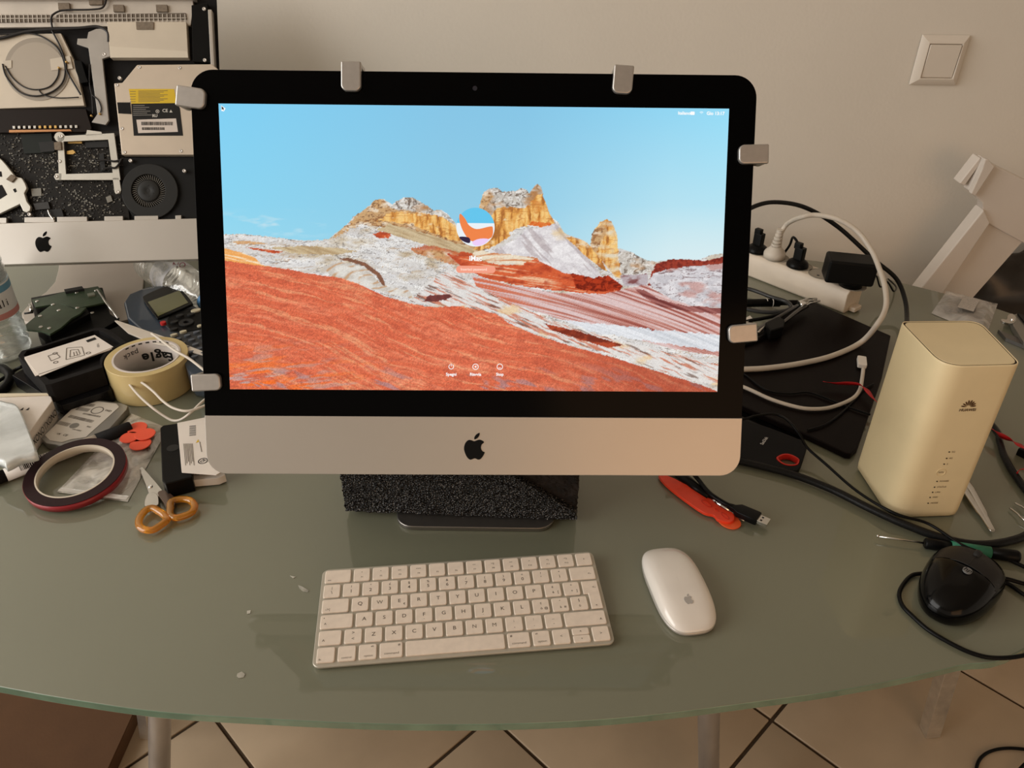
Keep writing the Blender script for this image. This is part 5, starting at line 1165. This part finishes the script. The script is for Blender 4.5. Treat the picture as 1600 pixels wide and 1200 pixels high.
# optical drive parts: black caddy with green boards
t3 = thing('drive_mechanism', flatW, 'black drive mechanism with two dark green circuit boards', 'electronics')
MB().prism(flatW.poly([(48,465), (130,450), (160,449), (172,490), (186,499), (150,520), (70,533), (60,525)], .022), .0068, .022).build('caddy', BLK, t3, bevel=.001)
gpcb = mat('green_board', (.045, .075, .04), .4, .1, .15, 60)
MB().prism(flatW.poly([(50,468), (75,463), (100,456), (153,447), (160,455), (166,472), (120,482), (95,474), (85,475), (55,480)], .030), .027, .030).build('circuit_board', gpcb, t3, bevel=.0004)
MB().prism(flatW.poly([(40,507), (52,497), (80,476), (92,473), (115,482), (135,480), (125,490), (112,497), (95,512), (78,522), (64,517), (42,515)], .036), .033, .036).build('circuit_board', gpcb, t3, bevel=.0004)
MB().prism(flatW.poly([(70,519), (78,524), (140,490), (136,483), (112,498), (95,513)], .032), .021, .032).build('side_rail', BLK, t3)
MB().tube([PZ(152,453,.034), PZ(165,472,.03), PZ(185,498,.024)], .0018, 8).build('guide_rod', STEEL, t3); MB().tube([PZ(46,476,.03), PZ(50,486,.03)], .0025, 8).build('guide_rod', STEEL, t3); MB().tube([PZ(38,490,.03), PZ(52,488,.03)], .0015, 8).build('guide_rod', DARK, t3)
for px, py, z in ((58,471,.03), (63,494,.036), (92,485,.036), (64,511,.036), (77,513,.036), (83,476,.036), (121,481,.036), (120,457,.03), (144,489,.03), (150,454,.03)):
    x, y = flatW.loc(px, py, z); MB().lathe([(.0030, z-.0005), (.0030, z+.0008), (.0022, z+.0012), (.0008, z+.0009)], 12, (x, y, 0)).build('solder_pad', STEEL, t3)
MB().prism(flatW.poly([(136,459),(147,457),(149,461),(138,463)], .032), .030, .0325).build('chip', mat('chip_silver', (.30, .32, .26), .4, .4), t3)
MB().prism(flatW.poly([(100,452),(128,447),(131,451),(102,456)], .034), .022, .034).build('connector', DARK, t3)

# clear packing tape roll
tc_ = PZ(229, 556, .048); FT = flat_frame((tc_.x, tc_.y, 0))
tr = thing('packing_tape_roll', FT, 'roll of clear yellowish packing tape standing beside the label printer', 'tape')
ro, ri = .0535, .0440
MB().ring(circ(0, 0, ro, 72), circ(0, 0, ri, 72), .0006, .048, True).build('tape_winding', mat('yellow_tape', (.66, .52, .25), .2, 0, .06, 25, coat=.4), tr, bevel=.0006)
MB().ring(circ(0, 0, ri, 72), circ(0, 0, ri-.0025, 72), .0006, .0486, True).build('cardboard_core', mat('core_white', (.66, .60, .56), .6), tr)
def core_text_(s, size, deg0, z, step, up=False, m=INK, bold=.0):
    for k, ch_ in enumerate(s):
        if ch_ == ' ': continue
        a_ = math.radians(deg0-k*step); rr = ri-.0028
        Fx = Frame(FT.w(rr*math.cos(a_), rr*math.sin(a_), z), Vector((-math.sin(a_), math.cos(a_), 0)) if up else Vector((math.sin(a_), -math.cos(a_), 0)), Vector((0, 0, -1)) if up else Vector((0, 0, 1)), Vector((-math.cos(a_), -math.sin(a_), 0)))
        text(ch_, size, m, tr, Fx, 0, 0, .0002, 0, bold=bold)
for k, ch_ in enumerate('Eagle'):
    a_ = math.radians(72+k*12.); rr = ri-.0028
    text(ch_, .020, INK, tr, Frame(FT.w(rr*math.cos(a_), rr*math.sin(a_), .024), Vector((-math.sin(a_), math.cos(a_), 0)), Vector((0, 0, -1)), Vector((-math.cos(a_), -math.sin(a_), 0))), 0, 0, .0003, 0, bold=.03)
for k, ch_ in enumerate('pack'):
    a_ = math.radians(134+k*8.); rr = ri-.0028
    text(ch_, .012, INK, tr, Frame(FT.w(rr*math.cos(a_), rr*math.sin(a_), .036), Vector((-math.sin(a_), math.cos(a_), 0)), Vector((0, 0, -1)), Vector((-math.cos(a_), -math.sin(a_), 0))), 0, 0, .0003, 0)
bc = MB()
for k in range(16):
    a_ = math.radians(14+k*1.9); w_ = (.25, .5, .35, .6)[k % 4]; rr = ri-.0027
    P_ = [(rr*math.cos(a_+s_*math.radians(w_)), rr*math.sin(a_+s_*math.radians(w_)), z) for s_, z in ((-1, .022), (1, .022), (1, .038), (-1, .038))]
    bc.add(P_, [(0, 1, 2, 3)])
bc.build('barcode', INK, tr)
ds = MB()
for k in range(7):
    a0 = math.radians(68+k*13); rr = ri-.0027; n_ = 4
    P_ = [(rr*math.cos(a0+j*.04), rr*math.sin(a0+j*.04), z) for z in (.0455, .0475) for j in range(n_)]
    ds.add(P_, [(j, j+1, n_+j+1, n_+j) for j in range(n_-1)])
ds.build('edge_dashes', INK, tr)
# white earphone style cords
cable('white_looped_cord', [(340,610,.035), (317,627,.035), (300,643,.03), (284,655,.02), (270,657,.014), (255,649,.018), (237,636,.026), (219,620,.03), (205,604,.034), (198,593,.036), (200,588,.037), (210,591,.038), (225,600,.038), (240,612,.038), (255,627,.036), (272,638,.034), (295,642,.034), (325,632,.034)], .0017, CABLEW, 'thin white cord looped in front of the packing tape roll')
cable('white_straight_cord', [(237,521,.055), (252,532,.056), (272,547,.055), (295,560,.052), (317,577,.048), (345,600,.045)], .0019, CABLEW, 'thin white cord passing over the tape roll towards the screen')
stk = MB().prism(flatW.poly([(179,501), (184,501), (230,517), (262,528), (320,550), (322,556), (275,543), (235,535), (200,520)], .045), .043, .0455).build('plastic_spatula', CABLEW, None, None, bevel=.0006); tag(stk, 'pointed beige plastic spatula behind the tape roll', 'spatula')

# label printer
rc_pr = rc_
A_ = PZ(214, 478, .035); B_ = PZ(330, 560, .02)
FP = along(B_, A_); yawp = math.atan2((A_-B_).y, (A_-B_).x)-math.pi/2
FP = flat_frame((PZ(265, 512, .03).x, PZ(265, 512, .03).y, 0), math.radians(29), 0)
lp = thing('label_printer', FP, 'dark blue-grey handheld label printer with screen and keypad', 'label printer')
lpb = mat('printer_blue', (.050, .072, .105), .28, .3, .05, 30, coat=.4); lpg = mat('printer_grey', (.035, .038, .042), .45)
P = lambda pts_, z: FP.poly(pts_, z)
body = P([(192,470), (200,458), (230,446), (268,444), (284,452), (292,470), (320,490), (400,560), (390,600), (340,600), (300,590), (262,535), (225,520), (198,495)], .040)
body = push(body, (FP.I @ Vector((*rc_pr, 0))).to_tuple()[:2], .0555); bodyl = body; cc = (sum(p[0] for p in bodyl)/len(bodyl), sum(p[1] for p in bodyl)/len(bodyl))
ins = lambda f: [(cc[0]+(x-cc[0])*f, cc[1]+(y-cc[1])*f) for x, y in bodyl]
MB().loft([[(x, y, z) for x, y in ins(f)] for f, z in ((.90, .0006), (.97, .010), (1., .026), (.99, .036), (.95, .0405))], True).build('body', lpb, lp)
MB().prism(crom2(P([(226,466), (232,458), (262,446), (280,450), (300,476), (330,495), (400,560), (395,590), (330,585), (275,525), (240,490)], .0425), 3), .040, .0428).build('face_panel', lpg, lp, bevel=.001)
MB().prism(crom2(P([(224,468), (229,460), (262,447), (276,447), (287,456), (300,472), (296,477), (252,496), (243,494)], .046), 3), .0425, .0465).build('screen_bezel', BLKG, lp, bevel=.001)
MB().prism(P([(231,472), (280,454), (294,473), (247,494)], .0468), .0465, .0470).build('display', mat('lcd_green', (.13, .13, .055), .15, coat=.5), lp)
def btn(px, py, rx, ry, m, nm='button', z=.0445):
    c_ = P([(px, py)], z)[0]; e = [(c_[0]+rx*math.cos(t), c_[1]+ry*math.sin(t)) for t in np.linspace(0, 2*math.pi, 20, endpoint=False)]
    MB().prism(e, .0425, z).build(nm, m, lp, bevel=.0005)
btn(254.5, 503, .0042, .0042, mat('red_button', (.50, .02, .02), .3), 'power_button', .047)
MB().prism(crom2(P([(262,498), (275,489), (300,482), (335,490), (325,510), (285,518), (266,514)], .0436), 4), .0425, .0437).build('navigation_panel', BLK, lp)
for px, py in ((272,502), (271,513), (281,492), (298,490)): btn(px, py, .0055, .0034, DARK, 'button', .0465)
MB().ring(circ(*P([(291,503)], .046)[0], .0105, 28), circ(*P([(291,503)], .046)[0], .004, 28), .0437, .0462).build('direction_pad', DARK, lp, bevel=.0004)
btn(306, 484, .0075, .0048, mat('cream_button', (.55, .50, .36), .4), 'button', .046); btn(271.5, 522, .0050, .0030, MATS['cream_button'], 'button', .046); btn(286, 517, .0050, .0030, MATS['cream_button'], 'button', .046); btn(312,508,.004,.003, MATS['cream_button'], 'button', .046)
bg_ = mat('key_bluegrey', (.10, .115, .14), .4)
for r_ in range(5):
    for c_ in range(5):
        px = 278+r_*6.5+c_*14.5; py = 528.5+r_*6.8-c_*5.4
        if px < 326: btn(px, py, .0046, .0026, bg_, 'button', .0458)
text('DYMO', .006, mat('pale_mark', (.5, .5, .5), .4), lp, FP, *FP.loc(232, 451, .041), .0412, math.radians(0))

# hard drive with label
fh_ = thing('hard_drive', flatW, 'silver hard drive with white printed label behind the dark tape ring', 'hard drive')
MB().prism(flatW.poly([(64,684), (122,629), (130,622), (190,630), (200,634), (198,640), (152,690), (104,697), (72,693)], .0095), .0006, .0098).build('casing', mat('drive_silver', (.32, .31, .29), .35, .7), fh_, bevel=.001)
lab4 = [(70,680), (128,624), (182,631), (186,636), (134,683), (112,686), (97,691), (78,688)]
dl = MB().prism(flatW.poly(lab4, .0102), .0099, .0103).build('printed_label', mat('label_paper', (.60, .56, .50), .5), fh_)
ang_ = math.atan2((PZ(128,624,.01)-PZ(70,680,.01)).y, (PZ(128,624,.01)-PZ(70,680,.01)).x)
ux = (PZ(186,636,.01)-PZ(128,624,.01)); ua = math.atan2(ux.y, ux.x)
def dtext(s, px, py, size, r=None): text(s, size, INKG, dl, flatW, *flatW.loc(px, py, .0104), .0105, ua if r is None else r, bold=.02)
dtext('WD', 169, 642, .0055); dtext('CE', 102, 680, .0052); dtext('UK', 92, 678, .0040); dtext('R41', 139, 667, .0040); dtext('S/N 4XK2', 120, 672, .0032)
x, y = flatW.loc(152, 641, .0104); MB().ring(circ(x, y, .0080, 24), circ(x, y, .0068, 24), .0103, .0105).build('round_mark', INKG, dl); x, y = flatW.loc(116, 665, .0104); MB().prism(circ(x, y, .0058, 20), .0103, .0105).build('dot_mark', mat('mid_grey', (.2, .19, .17), .5), dl)
bb = MB()
def brow(px0, py0, px1, py1, hh2, dens=26):
    a_, b_ = Vector(flatW.loc(px0, py0, .0104)), Vector(flatW.loc(px1, py1, .0104)); u_ = (b_-a_).normalized(); v_ = Vector((-u_.y, u_.x))*hh2; L0 = (b_-a_).length; s_ = 0; rr = random.Random(int(px0))
    while s_ < L0:
        w_ = rr.choice((.0004, .0008)); p_ = a_+u_*s_; q__ = p_+u_*w_; bb.prism([tuple(p_-v_), tuple(q__-v_), tuple(q__+v_), tuple(p_+v_)], .0103, .01045); s_ += w_+rr.choice((.0005, .0009))
brow(108,650, 146,659, .0028); brow(130,646, 156,651, .0016); brow(120,638, 138,641, .0035); brow(124,631, 148,634, .003); brow(91,660, 108,664, .0035)
bb.build('barcode', INKG, dl)
ab = MB().prism(flatW.poly([(60,682), (96,627), (108,628), (124,630), (70,688)], .003), .0004, .0030).build('antistatic_bag', film('grey_film', (.30, .30, .28), .55, .15, .12)); tag(ab, 'crumpled translucent grey bag left of the hard drive', 'bag')

# white carton with repeated print
ct = thing('white_carton', flatW, 'open white carton with black lettering on its side at the left edge', 'box')
MB().prism(flatW.poly([(-60,618), (76,616), (80,620), (82,626), (48,672), (40,690), (-60,700)], .030), .0006, .030).build('carton_body', PAPER, ct, bevel=.001)
MB().prism(flatW.poly([(-60,616), (76,614.5), (79,617), (-60,622)], .0315), .0302, .0325).build('folded_edge', mat('cream_paper', (.72, .64, .48), .7), ct, bevel=.0008)
a_, b_ = PZ(48, 674, .030), PZ(82, 628, .030); dv = (b_-a_); dv.z = 0; dv.normalize(); FTx = Frame(a_.lerp(b_, .5)-Vector((0, 0, .015)), dv, Vector((0, 0, 1)), dv.cross(Vector((0, 0, 1))))
text('XONO\'I\'XONO\'I', .0125, INK, ct, FTx, 0, 0, .0006, math.pi*0, bold=.01, sx=.8)
for px in (33, 42):
    x, y = flatW.loc(px, 640, .031); MB().prism([(x-.0016, y), (x+.0016, y), (x+.0004, y+.005), (x-.0004, y+.005)], .0301, .0305).build('small_mark', INK, ct)
fc_ = MB(); pf = crom2(flatW.poly([(-30,625), (10,627), (26,632), (34,645), (45,672), (57,704), (54,711), (32,716), (10,727), (4,722), (-30,700)], .04), 3)
cc2 = (sum(p[0] for p in pf)/len(pf), sum(p[1] for p in pf)/len(pf)); fi = lambda f: [(cc2[0]+(x-cc2[0])*f, cc2[1]+(y-cc2[1])*f) for x, y in pf]
fc_.loft([[(x, y, z) for x, y in fi(f)] for f, z in ((1., .031), (1., .036), (.97, .040), (.90, .041))], True)
o = fc_.build('frosted_case', film('frosted_plastic', (.72, .76, .76), .70, .25, .08, 12, .2)); tag(o, 'frosted translucent plastic case lying over the white carton', 'case')
# marker pen with barcode
mk = thing('marker_pen', flatW, 'white marker with barcode and black cap under the dark tape ring', 'marker')
m0, m1 = PZ(2, 745, .008), PZ(205, 668, .008); LL = lambda t: m0.lerp(m1, t)
MB().tube([LL(-.12), LL(-.10), LL(.03)], [.006, .0075, .0075], 20).build('end_plug', BLKM, mk)
MB().tube([LL(.03), LL(.72)], .0080, 24).build('barrel', PAPER, mk); MB().tube([LL(.72), LL(.99), LL(1.)], [.0086, .0086, .0078], 20).build('cap', BLKM, mk)
du = (m1-m0).normalized(); sv = du.cross(Vector((0, 0, 1))).normalized(); bm_ = MB(); rr = random.Random(2); s_ = .012
while s_ < .052:
    w_ = rr.choice((.0005, .001, .0014)); c_ = m0+du*(s_+.008)
    P_ = []
    for a_ in np.linspace(.35, 1.9, 6): P_ += [tuple(c_+(sv*math.cos(a_)+Vector((0, 0, 1))*math.sin(a_))*.00815), tuple(c_+du*w_+(sv*math.cos(a_)+Vector((0, 0, 1))*math.sin(a_))*.00815)]
    bm_.add(P_, [(2*i, 2*i+1, 2*i+3, 2*i+2) for i in range(5)]); s_ += w_+rr.choice((.0005, .0009))
bm_.build('barcode', INK, mk)

# double sided tape ring, tilted over the marker
c_ = PZ(119.5, 740, .014)
nrm = Vector((-.02, -.11, 1)).normalized(); xx = Vector((1, 0, 0)); xx = (xx-nrm*xx.dot(nrm)).normalized(); FDt = Frame(c_, xx, nrm.cross(xx), nrm)
dt = thing('double_sided_tape', FDt, 'dark maroon and red double-sided tape ring leaning on the marker', 'tape')
lft = FDt.loc(41, 742, .004); rgt = FDt.loc(198, 724, .004); ro = (Vector(rgt)-Vector(lft)).length/2*1.0
MB().ring(circ(0, 0, ro, 80), circ(0, 0, ro*.775, 80), -.0042, .0042, True).build('tape_winding', mat('tape_red', (.30, .012, .02), .35, coat=.2), dt)
MB().ring(circ(0, 0, ro-.0004, 80), circ(0, 0, ro*.775, 80), .0043, .0049, True).build('adhesive_side', mat('adhesive_dark', (.018, .005, .007), .35, 0, .15, 200, spec=.2), dt)
MB().ring(circ(0, 0, ro*.774, 80), circ(0, 0, ro*.745, 80), -.0048, .0054, True).build('paper_core', mat('core_cream', (.62, .55, .45), .6), dt)

# clear bag with red discs
bF = flat_frame((-.47, .77, 0))
zb = thing('bag_of_discs', bF, 'clear zip bag with red round pads behind the scissors', 'bag')
c4 = [bF.loc(*p, .002) for p in ((88,768), (199,783), (262,668), (205,645))]
bag_surface(c4, .0065, .0010, 5, 36, 36).build('film', film('bag_film', (.86, .82, .75), .50, .12, .14, 30), zb)
MB().prism(bF.poly([(90,767), (197,781), (201,775), (95,762)], .008), .0078, .0082).build('zip_edge', film('zip_film', (.7, .66, .62), .75, .2, .1), zb)
for px, py, r_ in ((214, 668, .0125), (227, 679, .0125), (219, 692, .0130), (202, 683, .0115), (216, 680, .0125)):
    x, y = bF.loc(px, py, .010); MB().lathe([(r_*.97, .0078+(px % 3)*.001), (r_, .0084+(px % 3)*.001), (r_*.96, .0092+(px % 3)*.001)], 32, (x, y, 0)).build('red_pad', mat('coral_pad', (.85, .10, .045), .5), zb)

# carton with black ssd case
bxf = flatW
cx_ = thing('open_ssd_box', bxf, 'small white product box with barcode holding a black case by the chin', 'box')
MB().prism(bxf.poly([(250,668), (255,664), (277,661), (300,658), (300,745), (258,756), (253,750)], .022), .0006, .022).build('black_case', BLK, cx_, bevel=.0015); MB().prism(circ(*bxf.loc(270, 700, .0222), .007, 20), .0222, .0224).build('thumb_notch', INK, cx_)
MB().prism(bxf.poly([(277,661), (322,652), (345,738), (338,742), (284,738)], .0235), .0225, .0238).build('card_face', PAPER, cx_, bevel=.0003)
MB().prism(bxf.poly([(284,738), (345,731), (352,742), (340,747), (270,753), (268,746)], .012), .002, .012).build('card_flap', PAPER, cx_, bevel=.0004)
bc = MB()
for k in range(9):
    a_, b_ = bxf.loc(296, 666+k*1.8, .0241), bxf.loc(306, 665+k*1.8, .0241); wv = .0007 if k % 2 else .0011; bc.prism([(a_[0], a_[1]-wv/2), (b_[0], b_[1]-wv/2), (b_[0], b_[1]+wv/2), (a_[0], a_[1]+wv/2)], .0239, .0241)
bc.build('barcode', INK, cx_)
tl = MB()
for k in range(7):
    a_, b_ = bxf.loc(287+k*2.2, 694, .0241), bxf.loc(291+k*2.2, 726, .0241); lineseg(tl, bxf, (287+k*2.2, 693), (290+k*2.2, 727-(k % 3)*3), .0240, .00025)
lineseg(tl, bxf, (312, 690), (315, 706), .0240, .0003); tl.build('fine_print', INKG, cx_)
MB().prism(bxf.poly([(306,692), (311,690), (309.5,686.5)], .0241), .0239, .0241).build('warning_triangle', mat('label_yellow', (.68, .46, .02), .5), cx_)
x, y = bxf.loc(317, 720, .0241); MB().ring(circ(x, y, .0056, 24), circ(x, y, .0046, 24), .0239, .0241).build('round_mark', INK, cx_); text('CE', .0055, INK, cx_, bxf, x, y, .0240, math.radians(60), bold=.03)
text('1.8Gb/s SSD', .0048, INKG, cx_, bxf, *bxf.loc(318, 741, .0122), .0123, math.radians(188))

# scissors
scz = thing('scissors', flatW, 'small steel scissors with transparent amber handles', 'scissors')
amber = mat('amber_plastic', (.95, .42, .03), .08, 0, trans=.75, coat=.5, ior=1.45)
MB().prism(flatW.poly([(215,729), (219,733), (232,770), (238,780), (246,772), (243,766), (222,730)], .005), .002, .0035).build('blade', STEEL, scz, bevel=.0004)
MB().prism(flatW.poly([(219,729), (223,729), (244,753), (256,768), (246,775), (232,768), (220,738)], .0065), .0038, .0055).build('blade', STEEL, scz, bevel=.0004)
MB().prism(crom2(flatW.poly([(232,770), (245,771), (248,785), (243,790), (228,792), (226,782)], .006), 3), .002, .006).build('neck', STEEL, scz, bevel=.0006)
MB().prism(crom2(flatW.poly([(246,770), (258,766), (274,778), (272,790), (266,806), (262,800), (256,786)], .007), 3), .0025, .007).build('neck', mat('neck_smoke', (.10, .06, .04), .2, .3, coat=.5), scz, bevel=.001)
x, y = flatW.loc(235, 760, .006); MB().lathe([(.0026, .002), (.0026, .0062), (.0018, .0070)], 16, (x, y, 0)).build('pivot_screw', CHROME, scz)
def loop_handle(pts_, z, r_):
    W = crom([PZ(px, py, z) for px, py in pts_], 7, True); rings = []
    n_ = len(W)
    for i, p in enumerate(W):
        t = (W[(i+1) % n_]-W[i-1]).normalized(); s__ = t.cross(Vector((0, 0, 1))).normalized(); v_ = Vector((0, 0, 1))
        rings.append([p+s__*r_*math.cos(2*math.pi*k/10)+v_*r_*.9*math.sin(2*math.pi*k/10) for k in range(10)])
    rings.append(rings[0]); return MB().loft(rings, False)
loop_handle([(228,797), (219,808), (217,819), (224,827), (238,828), (252,820), (261,812), (258,806), (248,799), (238,794)], .0065, .0042).build('handle', amber, scz)
loop_handle([(268,784), (282,780), (297,782), (304,790), (300,800), (288,806), (274,809), (266,804), (266,794)], .0065, .0042).build('handle', amber, scz)

# black cable at far left, tiny scraps
cable('black_left_cable', [(-30,572,.004), (0,575,.006), (12,581,.008), (16,590,.008), (10,603,.006), (0,612,.004), (-30,630,.004)], .0065, BLK, 'thick black cable bend at the left picture edge')
cable('red_tipped_lead', [(-10,600,.004), (10,588,.005), (24,578,.006), (34,573,.010)], .0025, BLK, 'black lead running under the tray at the left edge')
scrap = mat('scrap_white', (.55, .52, .45), .6)
for i, (pts_, lb_) in enumerate((([(466,915), (472,917), (482,923), (481,926), (474,925), (468,920)], 'small pale scrap left of the keyboard escape key'), ([(386,955), (392,954), (391,959), (386,960)], 'tiny pale crumb on bare glass left of the keyboard'), ([(371,1053), (378,1050), (383,1054), (381,1059), (373,1060), (370,1057)], 'round translucent dot near the front table edge'), ([(453,900), (462,902), (458,904)], 'faint white fleck above the pale scrap'))):
    o = MB().prism(flatW.poly(pts_, 0), .0003, .0007).build('table_scrap', film('scrap_film', (.6, .58, .5), .6, .3, .1)); tag(o, lb_, 'scrap')

bpy.context.view_layer.update()
